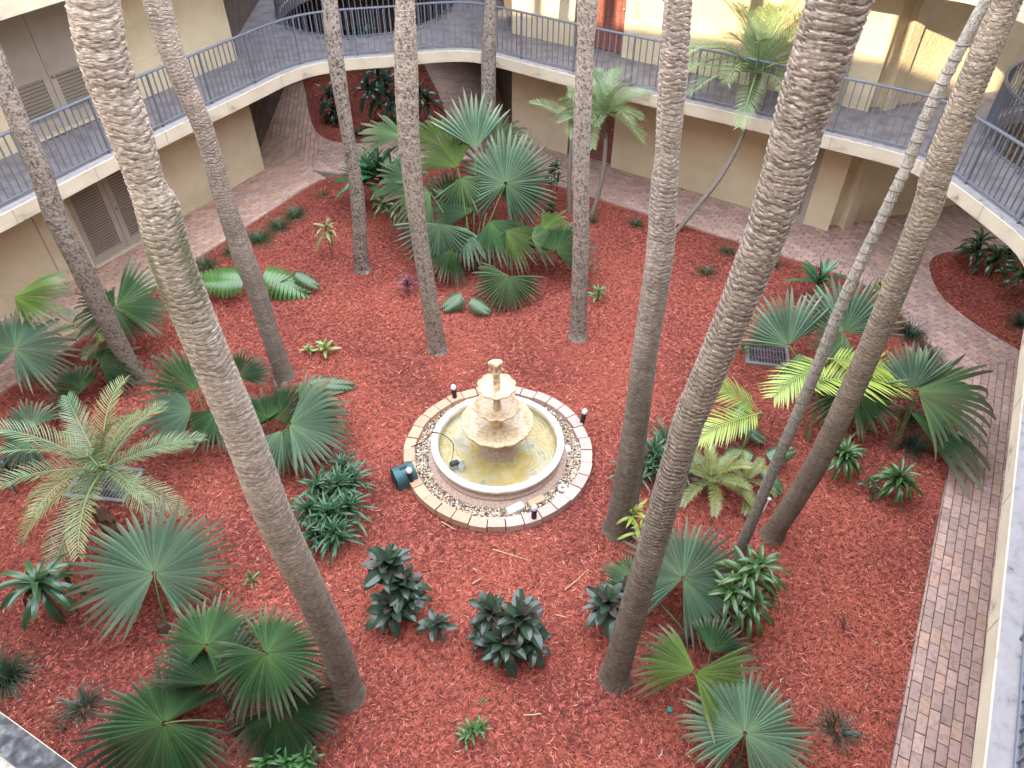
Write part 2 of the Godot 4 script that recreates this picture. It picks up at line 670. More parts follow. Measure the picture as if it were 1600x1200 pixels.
func big_palm(label: String, pts: Array, sd: int, ring: float, amp: float, rough: float, lo: Color, hi: Color, dk: Color, moss := 0.0, fleck := 0.0, from := 0.0, group := "tall palm trunks in the mulch bed") -> Node3D:
	var base: Vector3 = pts[0][0]
	var loc := []
	for p: Array in pts:
		loc.append([(p[0] as Vector3) - base, p[1]])
	var o := thing("palm_tree", label, "palm tree", base, group)
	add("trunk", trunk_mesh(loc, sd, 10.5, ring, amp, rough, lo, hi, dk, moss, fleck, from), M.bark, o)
	return o

# a fan-shaped palm leaf; origin where the stalk meets the blade, +z along the middle, +y the upper face
func fan_mesh(r: float, spread: float, sd: int, droop: float, tint: Color, tip: Color, split := .52) -> ArrayMesh:
	rng.seed = sd
	var b := MB.new()
	var n := int(round(spread / deg_to_rad(7.0)))
	var da := spread / n
	var rows: Array[float] = [.03, .2, .38, split, .66, .8, .92, 1.0]
	var cup := rng.randf_range(-.05, .12)
	var wave := rng.randf_range(0, TAU)
	var own := rng.randf_range(.72, 1.22)
	var fold := rng.randf_range(.22, .62) * (1.0 if rng.randf() < .75 else -.7)
	var rip := rng.randf_range(.04, .12)
	var burnt := rng.randf() < .3
	for i in n:
		var an := -spread / 2 + (i + .5) * da
		var side := absf(an) / PI
		var l := r * (1.0 - .22 * side * side) * rng.randf_range(.9, 1.04)
		var dr := droop * rng.randf_range(.5, 1.9)
		var lean := rng.randf_range(-.05, .05)
		var tone := rng.randf_range(.7, 1.2) * own
		var bent := 1.0 if rng.randf() > .14 else rng.randf_range(1.5, 2.6)
		for h in 2:
			var first := b.v.size()
			for k in rows.size():
				var q: float = rows[k]
				var rad := l * q
				var half := da * .5
				var w := half * rad * 1.04
				if q > split:
					var u := (q - split) / (1.0 - split)
					w = half * l * split * .98 * (1.0 - .30 * u - .69 * u * u * u)
				var a2 := an + lean * maxf(0, q - split) * 2.0
				var dirv := Vector3(sin(a2), 0, cos(a2))
				var sidev := Vector3(cos(a2), 0, -sin(a2))
				var y := cup * r * side * q + r * rip * sin(an * 3.0 + wave) * q - r * fold * absf(sin(an)) * q * (.45 + .55 * q)
				if q > .4:
					y -= dr * bent * l * pow((q - .4) / .6, 2.0)
				var pl := half * minf(rad, l * split) * 1.9
				var inn := 1.0 - (dr * bent * .35 * pow(maxf(0, q - .4) / .6, 2.0))
				var mid := dirv * rad * inn + Vector3(0, y + pl * .5, 0)
				var edge := dirv * rad * inn + sidev * w * (1.0 if h else -1.0) + Vector3(0, y - pl * .5, 0)
				var cc := tint.lerp(tint * 1.35 + Color(.03, .03, 0), 1.0 - smoothstep(.0, .35, q)).lerp(tip, smoothstep(.5, 1.0, q) * .8) * tone
				if burnt and q > .85 and bent > 1.0:
					cc = Color(.20, .14, .07)
				cc.a = 1
				b.col = cc
				b.p(mid)
				b.p(edge)
			for k in rows.size() - 1:
				var a := first + k * 2
				if h:
					b.q(a, a + 2, a + 3, a + 1)
				else:
					b.q(a, a + 1, a + 3, a + 2)
	return b.mesh()

func stalk(parent: Node3D, a: Vector3, b: Vector3, lift: float, r0: float, r1: float, m: Material) -> void:
	var path := PackedVector3Array()
	var rr := PackedFloat32Array()
	var mid := a.lerp(b, .5) + Vector3.UP * lift
	for i in 11:
		var t := i / 10.0
		path.append(a.lerp(mid, t).lerp(mid.lerp(b, t), t))
		rr.append(lerpf(r0, r1, t))
	var q := MB.new()
	q.tube(path, rr, 6)
	add("stalk", q.mesh(), m, parent)

const TINTS: Array[Color] = [Color(.050, .108, .040), Color(.092, .150, .092), Color(.026, .064, .024), Color(.10, .155, .038), Color(.10, .160, .074), Color(.16, .22, .12)]  # the pale bluish entry carries sky sheen painted into the leaf colour
func fan_leaf(o: Node3D, at: Vector3, axis: Vector3, nrm: Vector3, r: float, spread: float, tint: int, sd: int, droop := .22, split := .52) -> void:
	var z := axis.normalized()
	var y := (nrm - z * nrm.dot(z)).normalized()
	var x := y.cross(z)
	var t: Color = TINTS[tint]
	var m := fan_mesh(r, deg_to_rad(spread), sd, droop, t, t.lerp(Color(.42, .45, .33), .8), split)  # pale tip colour paints in the sheen on the leaf ends
	add("leaf", m, M.fan, o, Transform3D(Basis(x, y, z), at - o.position))
	var foot := Vector3(rng.randf_range(-.05, .05), .12, rng.randf_range(-.05, .05))
	stalk(o, foot, at - o.position - y * .01, .18, .016, .009, M.petiole if tint != 2 else M.dark_petiole)

func stub(o: Node3D, h: float, r: float, m: Material) -> void:     # the short fibrous trunk of a young palm
	rng.seed = int(o.position.x * 100)
	var b := MB.new()
	for i in 26:
		var an := i * 2.4
		var y := h * i / 26.0
		var rr := r * (1.0 - .35 * y / maxf(h, .01))
		var d := Vector3(cos(an), 0, sin(an))
		var x := Transform3D(Basis(d.cross(Vector3.UP), Vector3.UP, -d).rotated(d.cross(Vector3.UP), .3), d * rr * .8 + Vector3(0, y, 0))
		b.bevel_box(x, Vector3(r * .9, h * .22 + .05, r * .35), r * .1)
	b.tube(PackedVector3Array([Vector3.ZERO, Vector3(0, h, 0)]), PackedFloat32Array([r, r * .6]), 10)
	add("trunk", b.mesh(), m, o)

# a feather leaf of length 1: the rib leaves the origin along +z and arches down
func frond_mesh(sd: int, arch: float, pairs: int, leaf: float, width: float, tint: Color, tip: Color, vee := .5) -> ArrayMesh:
	rng.seed = sd
	var b := MB.new()
	var path := PackedVector3Array()
	var dirs := PackedVector3Array()
	var at := Vector3.ZERO
	var an := 0.0
	var sway := rng.randf_range(-.25, .25)
	for i in 25:
		var t := i / 24.0
		path.append(at)
		an = -arch * t * t * .6 - arch * t * .4
		var d := Vector3(sin(sway * t * t), sin(an), cos(an)).normalized()
		dirs.append(d)
		at += d / 24.0
	b.col = tint.lerp(Color(.22, .26, .10), .5)
	var rr := PackedFloat32Array()
	for i in 25:
		rr.append(lerpf(.012, .003, i / 24.0))
	b.tube(path, rr, 5, false)
	for i in pairs:
		var t := .1 + .9 * float(i) / (pairs - 1)
		var f := t * 24.0
		var k := mini(int(f), 23)
		var p := path[k].lerp(path[k + 1], f - k)
		var d := dirs[k]
		var l := leaf * (sin(PI * (.12 + .8 * t)) * .85 + .15) * rng.randf_range(.85, 1.1)
		for s: float in [-1.0, 1.0]:
			var sd2 := Vector3.UP.cross(d).normalized() * s
			var up := d.cross(Vector3.UP.cross(d)).normalized()
			var go := (sd2 * rng.randf_range(.85, 1.0) + d * lerpf(.45, 1.0, t) + up * (vee + rng.randf_range(-.12, .12))).normalized()
			var cross := go.cross(up).normalized() * width * rng.randf_range(.8, 1.1)
			var tone := rng.randf_range(.75, 1.2)
			var sag := Vector3(0, -l * rng.randf_range(.12, .32), 0)
			var first := b.v.size()
			for j in 4:
				var u := j / 3.0
				var w: float = [.5, 1.0, .75, .05][j]
				var cc := tint.lerp(tip, u * u * .8) * tone
				cc.a = 1
				b.col = cc
				var q := p + go * l * u + sag * u * u
				b.p(q - cross * w)
				b.p(q + cross * w)
			for j in 3:
				var a := first + j * 2
				b.q(a, a + 1, a + 3, a + 2)
	return b.mesh()

func aim(z: Vector3, at: Vector3, s: float, roll := 0.0) -> Transform3D:      # +z along z, +y as far up as that allows
	z = z.normalized()
	var x := Vector3.UP.cross(z)
	if x.length() < .01:
		x = Vector3.RIGHT
	x = x.normalized()
	var y := z.cross(x)
	var b := Basis(x, y, z).rotated(z, roll)
	return Transform3D(b.scaled(Vector3(s, s, s)), at)

func feather_crown(o: Node3D, at: Vector3, kinds: Array, n: int, size: float, lo: float, hi: float, sd: int, m: Material = null) -> void:
	rng.seed = sd
	for i in n:
		var az := i * 2.39996 + rng.randf_range(-.25, .25)
		var el := lerpf(hi, lo, pow(float(i) / maxf(1, n - 1), .8)) + rng.randf_range(-.1, .1)
		var z := Vector3(cos(az) * cos(el), sin(el), sin(az) * cos(el))
		add("frond", kinds[i % kinds.size()], M.frond if m == null else m, o, aim(z, at, size * rng.randf_range(.85, 1.1), rng.randf_range(-.3, .3)))

# ---------------------------------------------------------------- leafy plants
# a strap or oval leaf of length l: starts at the origin along +z and arches down
func leaf_mesh(sd: int, l: float, w: float, arch: float, fold: float, shape: float, ripple: float, tint: Color, edge: Color, rows := 9) -> ArrayMesh:
	rng.seed = sd
	var b := MB.new()
	var at := Vector3.ZERO
	var an := 0.0
	var ph := rng.randf_range(0, TAU)
	var twist := rng.randf_range(-.3, .3)
	var pts := []
	for i in rows:
		var t := float(i) / (rows - 1)
		an = arch * .3 - arch * 1.3 * t
		var d := Vector3(0, sin(an), cos(an))
		var up := Vector3(0, cos(an), -sin(an))
		var wd := w * .5 * pow(sin(PI * pow(clampf(t * .96 + .03, 0, 1), 1.0 / (shape + .35))), .62)
		if i == rows - 1:
			wd = .001
		var s := Vector3(1, 0, 0).rotated(d, twist * t)
		var u := up.rotated(d, twist * t)
		var rp := sin(t * 11.0 + ph) * ripple * w
		pts.append([at, at - s * wd + u * (wd * fold + rp), at + s * wd + u * (wd * fold - rp)])
		at += d * l / (rows - 1)
	for h in 2:
		var first := b.v.size()
		for i in rows:
			b.col = tint.lerp(tint * 1.4, .35)
			b.p(pts[i][0])
			var t := float(i) / (rows - 1)
			b.col = tint.lerp(edge, .6 + .4 * t)
			b.p(pts[i][1 + h])
		for i in rows - 1:
			var a := first + i * 2
			if h:
				b.q(a, a + 2, a + 3, a + 1)
			else:
				b.q(a, a + 1, a + 3, a + 2)
	return b.mesh()

func leaf_set(sd: int, n: int, l: float, w: float, arch: float, fold: float, shape: float, ripple: float, tint: Color, edge: Color) -> Array:
	var out := []
	for i in n:
		rng.seed = sd + i
		var k := rng.randf_range(.8, 1.2)
		out.append(leaf_mesh(sd * 7 + i, l * rng.randf_range(.85, 1.1), w * rng.randf_range(.85, 1.1), arch * rng.randf_range(.6, 1.35), fold, shape, ripple, tint * k, edge * k))
	return out

func whorl(o: Node3D, at: Vector3, kinds: Array, n: int, size: float, lo: float, hi: float, sd: int, m: Material) -> void:
	rng.seed = sd
	for i in n:
		var az := i * 2.39996 + rng.randf_range(-.3, .3)
		var f := float(i) / maxf(1, n - 1)
		var el := lerpf(hi, lo, f) + rng.randf_range(-.15, .15)
		var z := Vector3(cos(az) * cos(el), sin(el), sin(az) * cos(el))
		add("leaf", kinds[rng.randi() % kinds.size()], m, o, aim(z, at + Vector3(0, (.5 - f) * .10 * size, 0), size * lerpf(.7, 1.0, f) * rng.randf_range(.88, 1.1), rng.randf_range(-.35, .35)))

func shrub(called: String, label: String, category: String, kinds: Array, heads: Array, n: int, lo: float, hi: float, m: Material, group := "", stem_r := .014) -> Node3D:
	var g: Vector3 = heads[0][0]
	var base := Vector3(g.x, 0.02, g.z)
	var o := thing(called, label, category, base, group)
	var sd := int(absf(base.x * 31 + base.z * 57) * 10)
	for h: Array in heads:
		var at: Vector3 = h[0] - base
		if at.y > .12:
			stalk(o, Vector3(at.x * .35, 0, at.z * .35), at, .04, stem_r, stem_r * .7, M.stem)
		whorl(o, at, kinds, int(n * h[2]), h[1], lo, hi, sd, m)
		sd += 13
	return o

func tuft(label: String, at: Vector3, n: int, l: float, w: float, tint: Color, spread: float, group: String, called := "grass_tuft", category := "grass tuft") -> void:
	var sd := int(absf(at.x * 131 + at.z * 77) * 10)
	rng.seed = sd
	var b := MB.new()
	for i in n:
		var az := rng.randf() * TAU
		var el := lerpf(1.45, .35, pow(rng.randf(), 1.0)) 
		var dir := Vector3(cos(az), 0, sin(az))
		var side := Vector3(-sin(az), 0, cos(az))
		var ll := l * rng.randf_range(.55, 1.1)
		var p := dir * rng.randf_range(0, spread) + side * rng.randf_range(-spread, spread) * .5
		var an := el
		var tone := rng.randf_range(.55, 1.45)
		var first := b.v.size()
		for j in 5:
			var u := j / 4.0
			var ww := w * (1.0 - u * u * .95)
			var cc := tint * tone
			cc.a = 1
			b.col = cc.lerp(Color(.2, .2, .1), u * u * .2)
			b.p(p - side * ww * .5)
			b.p(p + side * ww * .5)
			p += (dir * cos(an) + Vector3.UP * sin(an)) * ll / 4.0
			an -= .42
		for j in 4:
			var a := first + j * 2
			b.q(a, a + 1, a + 3, a + 2)
	var o := add(called, b.mesh(), M.blade)
	o.position = at
	tag(o, label, category, group)

# a big leaf cut into lobes on both sides of its midrib (origin at the stalk, +z to the tip)
func lobed_mesh(l: float, w: float, lobes: int, droop: float, tint: Color, sd: int) -> ArrayMesh:
	rng.seed = sd
	var b := MB.new()
	for s: float in [-1.0, 1.0]:
		for i in lobes:
			var t0 := float(i) / lobes
			var t1 := (i + 1.0) / lobes
			var tone := rng.randf_range(.85, 1.15)
			var first := b.v.size()
			for k in 6:
				var u := k / 5.0
				for e in 2:
					var t := lerpf(t0, t1, e)
					var tm := (t0 + t1) / 2
					var shape := pow(sin(PI * pow(tm * .9 + .09, .75)), .6)
					var nar := 1.0 if u < .55 else 1.0 - pow((u - .55) / .45, 2.0) * .6
					var tt := tm + (t - tm) * nar
					var x := s * w * .5 * u * shape
					var z := (tt * .92 + .18 * u * (1.0 - tm * .3)) * l - .12 * l * u * (1.0 - tm) * 1.6
					var y := -droop * l * pow(tt, 2.0) - .3 * w * u * u * shape + .10 * w * u + (.03 * w * u * (1.0 if e else -1.0))
					var cc := tint * tone
					cc.a = 1
					b.col = cc.lerp(Color(.16, .26, .08), .35 * (1.0 - u)) if e == 0 else cc
					b.p(Vector3(x, y, z))
			for k in 5:
				var a := first + k * 2
				if s > 0:
					b.q(a, a + 1, a + 3, a + 2)
				else:
					b.q(a, a + 2, a + 3, a + 1)
	return b.mesh()

# ---------------------------------------------------------------- brick walks
var cam_x := Transform3D()
func in_view(p: Vector3) -> bool:
	var q := cam_x.affine_inverse() * p
	if q.z > -.5:
		return false
	return absf(q.x / -q.z) < .72 and absf(q.y / -q.z) < .54

var bricks := []
func brick_field(region: PackedVector2Array, dir: Vector2, tones: Array, holes: Array, sd: int) -> void:
	rng.seed = sd
	var L := .262
	var W := .126
	var nn := Vector2(-dir.y, dir.x)
	var polys := [region]
	for h: PackedVector2Array in holes:
		polys = minus(polys, h)
	for pl: PackedVector2Array in polys:
		if Geometry2D.is_polygon_clockwise(pl):
			continue
		var u0 := INF
		var u1 := -INF
		var w0 := INF
		var w1 := -INF
		for q in pl:
			u0 = minf(u0, q.dot(dir))
			u1 = maxf(u1, q.dot(dir))
			w0 = minf(w0, q.dot(nn))
			w1 = maxf(w1, q.dot(nn))
		var r := int(floor(w0 / W))
		while r * W < w1:
			var off := (.5 if posmod(r, 2) else 0.0) * L
			var k := int(floor((u0 - off) / L))
			while k * L + off < u1:
				var c := dir * (k * L + off + L * .5) + nn * (r * W + W * .5)
				var hl := dir * (L * .5 - .005)
				var hw := nn * (W * .5 - .005)
				var j := dir * rng.randf_range(-.002, .002)
				var rect := PackedVector2Array([c - hl - hw + j, c + hl - hw + j, c + hl + hw + j, c - hl + hw + j])
				var tone: Color = tones[rng.randi() % tones.size()]
				var lift := rng.randf_range(-.003, .003)
				var sh := rng.randf_range(.86, 1.12)
				k += 1
				var inside := 0
				for q in rect:
					if Geometry2D.is_point_in_polygon(q, pl):
						inside += 1
				var got := [rect]
				if inside < 4:
					if inside == 0 and not Geometry2D.is_point_in_polygon(c, pl):
						continue
					got = Geometry2D.intersect_polygons(rect, pl)
				for g: PackedVector2Array in got:
					var m := Vector2.ZERO
					for q in g:
						m += q
					m /= g.size()
					var d := Vector3(m.x, .05, m.y)
					var tn := tone * sh
					tn.a = 1
					bricks.append([d.distance_squared_to(cam_x.origin) + (0.0 if in_view(d) and inside > 2 else 1000.0), g, lift, tn, inside == 4])
			r += 1

func lay_bricks(walk: Node3D) -> void:
	bricks.sort_custom(func(a: Array, b: Array) -> bool: return a[0] < b[0])
	var rest := MB.new()
	for i in bricks.size():
		var g: PackedVector2Array = bricks[i][1]
		var lift: float = bricks[i][2]
		if i < 300:
			var b := MB.new()
			b.col = bricks[i][3]
			var c := g[0]
			var loc := PackedVector2Array()
			for q in g:
				loc.append(q - c)
			b.poly(loc, -.055, 0, .005)
			add("brick", b.mesh(), M.paver, walk, Transform3D(Basis(), Vector3(c.x, .055 + lift, c.y)))
		else:
			rest.col = bricks[i][3]
			rest.poly(g, 0.002, .055 + lift, .005)
	var o := add("brick_field", rest.mesh(), M.paver, walk)
	o.set_meta("kind", "stuff")

# ---------------------------------------------------------------- a rounded figure from tapered capsules
func blend_mesh(caps: Array, cell: float, k: float) -> ArrayMesh:
	var lo := Vector3.INF
	var hi := -Vector3.INF
	for c: Array in caps:
		for e in 2:
			var r: float = c[2 + e] + k
			lo = lo.min(c[e] - Vector3.ONE * r)
			hi = hi.max(c[e] + Vector3.ONE * r)
	var n := Vector3i(((hi - lo) / cell).ceil()) + Vector3i.ONE * 2
	var f := PackedFloat32Array()
	f.resize(n.x * n.y * n.z)
	for z in n.z:
		for y in n.y:
			for x in n.x:
				var p := lo + Vector3(x, y, z) * cell
				var d := 1.0
				for c: Array in caps:
					var a: Vector3 = c[0]
					var ab: Vector3 = c[1] - a
					var t := clampf((p - a).dot(ab) / maxf(ab.length_squared(), 1e-9), 0, 1)
					var e := p.distance_to(a + ab * t) - lerpf(c[2], c[3], t)
					var h := maxf(k - absf(d - e), 0) / k
					d = minf(d, e) - h * h * k * .25
				f[(z * n.y + y) * n.x + x] = d
	var b := MB.new()
	var id := {}
	var step := [1, n.x, n.x * n.y]
	for z in n.z - 1:
		for y in n.y - 1:
			for x in n.x - 1:
				var at: int = (z * n.y + y) * n.x + x
				var sum := Vector3.ZERO
				var m := 0
				for ax in 3:
					for o in 4:
						var s: int = at + (step[(ax + 1) % 3] if o & 1 else 0) + (step[(ax + 2) % 3] if o & 2 else 0)
						var d0 := f[s]
						var d1 := f[s + step[ax]]
						if (d0 < 0) != (d1 < 0):
							var q := Vector3.ZERO
							q[ax] = d0 / (d0 - d1)
							q[(ax + 1) % 3] = 1.0 if o & 1 else 0.0
							q[(ax + 2) % 3] = 1.0 if o & 2 else 0.0
							sum += q
							m += 1
				if m:
					id[at] = b.p(lo + (Vector3(x, y, z) + sum / m) * cell)
	for at: int in id.keys():
		for ax in 3:
			var d0 := f[at]
			var d1 := f[at + step[ax]] if at + step[ax] < f.size() else d0
			if (d0 < 0) != (d1 < 0):
				var u: int = step[(ax + 1) % 3]
				var w: int = step[(ax + 2) % 3]
				if id.has(at - u) and id.has(at - w) and id.has(at - u - w):
					if d0 < 0:
						b.q(id[at - u - w], id[at - w], id[at], id[at - u])
					else:
						b.q(id[at - u - w], id[at - u], id[at], id[at - w])
	return b.mesh()

# ================================================================ the scene
func _ready() -> void:
	var cam := Camera3D.new()
	cam.name = "camera"
	cam.position = Vector3(0, 9, 0)
	cam.rotation_degrees = Vector3(-42.7, 0, 0)
	cam.fov = 55.92
	cam.near = .05
	cam.far = 200
	add_child(cam)
	cam_x = cam.transform
	var env := Environment.new()
	var sky := Sky.new()
	var sm := ProceduralSkyMaterial.new()
	sm.sky_top_color = Color(.83, .86, .915)
	sm.sky_horizon_color = Color(.99, .96, .93)
	sm.ground_bottom_color = Color(.3, .28, .25)
	sm.ground_horizon_color = Color(.6, .6, .58)
	sm.sky_curve = .2
	sm.sky_energy_multiplier = 1.75
	sky.sky_material = sm
	env.background_mode = Environment.BG_SKY
	env.sky = sky
	env.tonemap_mode = Environment.TONE_MAPPER_LINEAR
	env.tonemap_exposure = 2.85
	env.sdfgi_enabled = true
	env.ssao_enabled = true
	env.ssil_enabled = true
	var we := WorldEnvironment.new()
	we.name = "world_environment"
	we.environment = env
	add_child(we)
	var sun := DirectionalLight3D.new()
	sun.name = "sun"
	sun.light_energy = 1.5
	sun.light_color = Color(1, .90, .74)
	sun.light_angular_distance = .6
	sun.shadow_enabled = true
	add_child(sun)
	var to_sun := Vector3(-.6, .46, .8).normalized()
	sun.look_at_from_position(to_sun * 50.0, Vector3.ZERO)

	make_materials()
	E = closed_curve([Vector2(2.00, 0.55), Vector2(-0.40, -0.52), Vector2(-4.24, -2.53), Vector2(-8.20, -4.60), Vector2(-10.10, -5.80), Vector2(-10.30, -7.00), Vector2(-9.60, -8.60), Vector2(-8.58, -10.63), Vector2(-7.50, -12.95), Vector2(-6.66, -14.62), Vector2(-5.79, -16.25), Vector2(-5.30, -17.20), Vector2(-4.80, -17.80), Vector2(-4.05, -18.19), Vector2(-2.90, -18.45), Vector2(-1.90, -18.75), Vector2(-1.10, -18.80), Vector2(-0.55, -18.55), Vector2(0.00, -18.15), Vector2(0.43, -17.83), Vector2(2.43, -16.40), Vector2(4.59, -15.00), Vector2(6.23, -13.88), Vector2(7.20, -13.20), Vector2(7.62, -12.75), Vector2(7.85, -11.90), Vector2(8.05, -10.80), Vector2(8.13, -9.95), Vector2(7.90, -9.10), Vector2(7.40, -8.25), Vector2(6.86, -7.39), Vector2(5.41, -4.94), Vector2(3.81, -2.23), Vector2(2.50, -0.10)], .3)
	var o: Node3D
	var b: MB

	# ---- the ground, the mulch beds and the brick walks
	b = MB.new()
	b.poly(PackedVector2Array([Vector2(-60, -80), Vector2(60, -80), Vector2(60, 50), Vector2(-60, 50)]), -.3, 0.0)
	tag(add("ground", b.mesh(), M.sand), "", "", "", "structure")
	var beds := [grown(E, .02), closed_curve([Vector2(-7.13, -25.76), Vector2(-6.61, -23.46), Vector2(-6.04, -21.45), Vector2(-5.61, -20.45), Vector2(-5.04, -19.93), Vector2(-4.40, -19.85), Vector2(-3.68, -20.00), Vector2(-2.61, -20.32), Vector2(-1.98, -21.20), Vector2(-2.22, -22.68), Vector2(-2.76, -24.86), Vector2(-3.60, -26.90), Vector2(-6.20, -27.30)], .3), closed_curve([Vector2(9.06, -12.60), Vector2(9.22, -13.40), Vector2(9.53, -13.91), Vector2(10.23, -14.17), Vector2(12.00, -14.30), Vector2(14.20, -14.00), Vector2(14.30, -10.00), Vector2(12.40, -9.00), Vector2(10.60, -9.60), Vector2(9.77, -10.70), Vector2(9.35, -11.40), Vector2(9.12, -12.05)], .3)]
	build_mulch(beds)
	var walk := node("brick_walk")
	tag(walk, "", "", "", "structure")
	var pink := [Color(.41, .275, .235), Color(.38, .26, .225), Color(.43, .295, .25), Color(.36, .25, .22), Color(.43, .28, .22)]
	var tan := [Color(.46, .295, .22), Color(.42, .27, .215), Color(.48, .32, .25), Color(.40, .265, .22), Color(.44, .31, .26)]
	var cut := [grown(E, .035), grown(beds[1], .03), grown(beds[2], .03)]
	brick_field(PackedVector2Array([Vector2(.5, 1.6), Vector2(7.9, -9.9), Vector2(10.3, -10.6), Vector2(12.5, -9), Vector2(5, 3.5)]), Vector2(-.502, .865), pink, cut, 1)
	brick_field(PackedVector2Array([Vector2(7.9, -9.9), Vector2(8.0, -13.0), Vector2(8.6, -16), Vector2(16, -18.3), Vector2(16, -9.0), Vector2(12.5, -9), Vector2(10.3, -10.6)]), Vector2(.36, .933), pink, cut, 2)
	brick_field(PackedVector2Array([Vector2(0, -20.6), Vector2(8.6, -15.6), Vector2(8.0, -13.0), Vector2(6.5, -12), Vector2(-1, -17)]), UR, pink, cut, 3)
	brick_field(PackedVector2Array([Vector2(-5.4, -18.2), Vector2(-1, -17), Vector2(0, -20.6), Vector2(-1.2, -30), Vector2(-5.6, -30)]), Vector2(.995, .10), pink, cut, 4)
	brick_field(PackedVector2Array([Vector2(-12.5, -8), Vector2(-9, -8), Vector2(-4.4, -17.2), Vector2(-5.4, -18.2), Vector2(-6.7, -20.2), Vector2(-8.3, -18)]), UL, tan, cut, 5)
	brick_field(PackedVector2Array([Vector2(-5.4, -18.2), Vector2(-5.6, -30), Vector2(-9.5, -30), Vector2(-8.6, -18.0), Vector2(-6.7, -20.2)]), Vector2(.16, .987), tan, cut, 6)
	lay_bricks(walk)

	build_building()

	# ---- railings
	var rl := grown(E, .16)
	railing(part_of(rl, Vector2(-10.2, -7), Vector2(-5.6, -16.6)), 2.9, "blue-grey second-floor railing along the left wall, before the double louvred doors", "balcony railings")
	railing(part_of(rl, Vector2(-5.6, -16.6), Vector2(.1, -18.1)), 2.9, "curved blue-grey railing across the far corner, in front of the round opening", "balcony railings")
	railing(part_of(rl, Vector2(.1, -18.1), Vector2(7.5, -12.9)), 2.9, "long straight blue-grey railing below the red door and the sunlit wall", "balcony railings")
	railing(part_of(rl, Vector2(7.5, -12.9), Vector2(2.2, .3)), 2.9, "blue-grey railing down the right side of the picture, above the brick walk", "balcony railings")
	railing(part_of(rl, Vector2(-10.2, -7), Vector2(-5.9, -16)), 5.8, "upper railing whose foot shows in the top left corner", "balcony railings")
	railing(part_of(rl, Vector2(6.6, -13.5), Vector2(7.6, -8.6)), 5.8, "upper railing in the top right corner", "balcony railings")
	var el := ellipse(OPEN_L, 2.45, 2.95, 72)
	el.append(el[0])
	railing(el, 2.9, "oval railing round the opening above the shaded far plants", "balcony railings")
	var er := ellipse(OPEN_R, 2.35, 2.4, 60)
	er.append(er[0])
	railing(er, 2.9, "round railing at the right edge, round the opening over the small bed", "balcony railings")

	build_fountain(Vector3(-0.233, 0.000, -8.002))
	build_palms()
	build_plants()
	build_small()

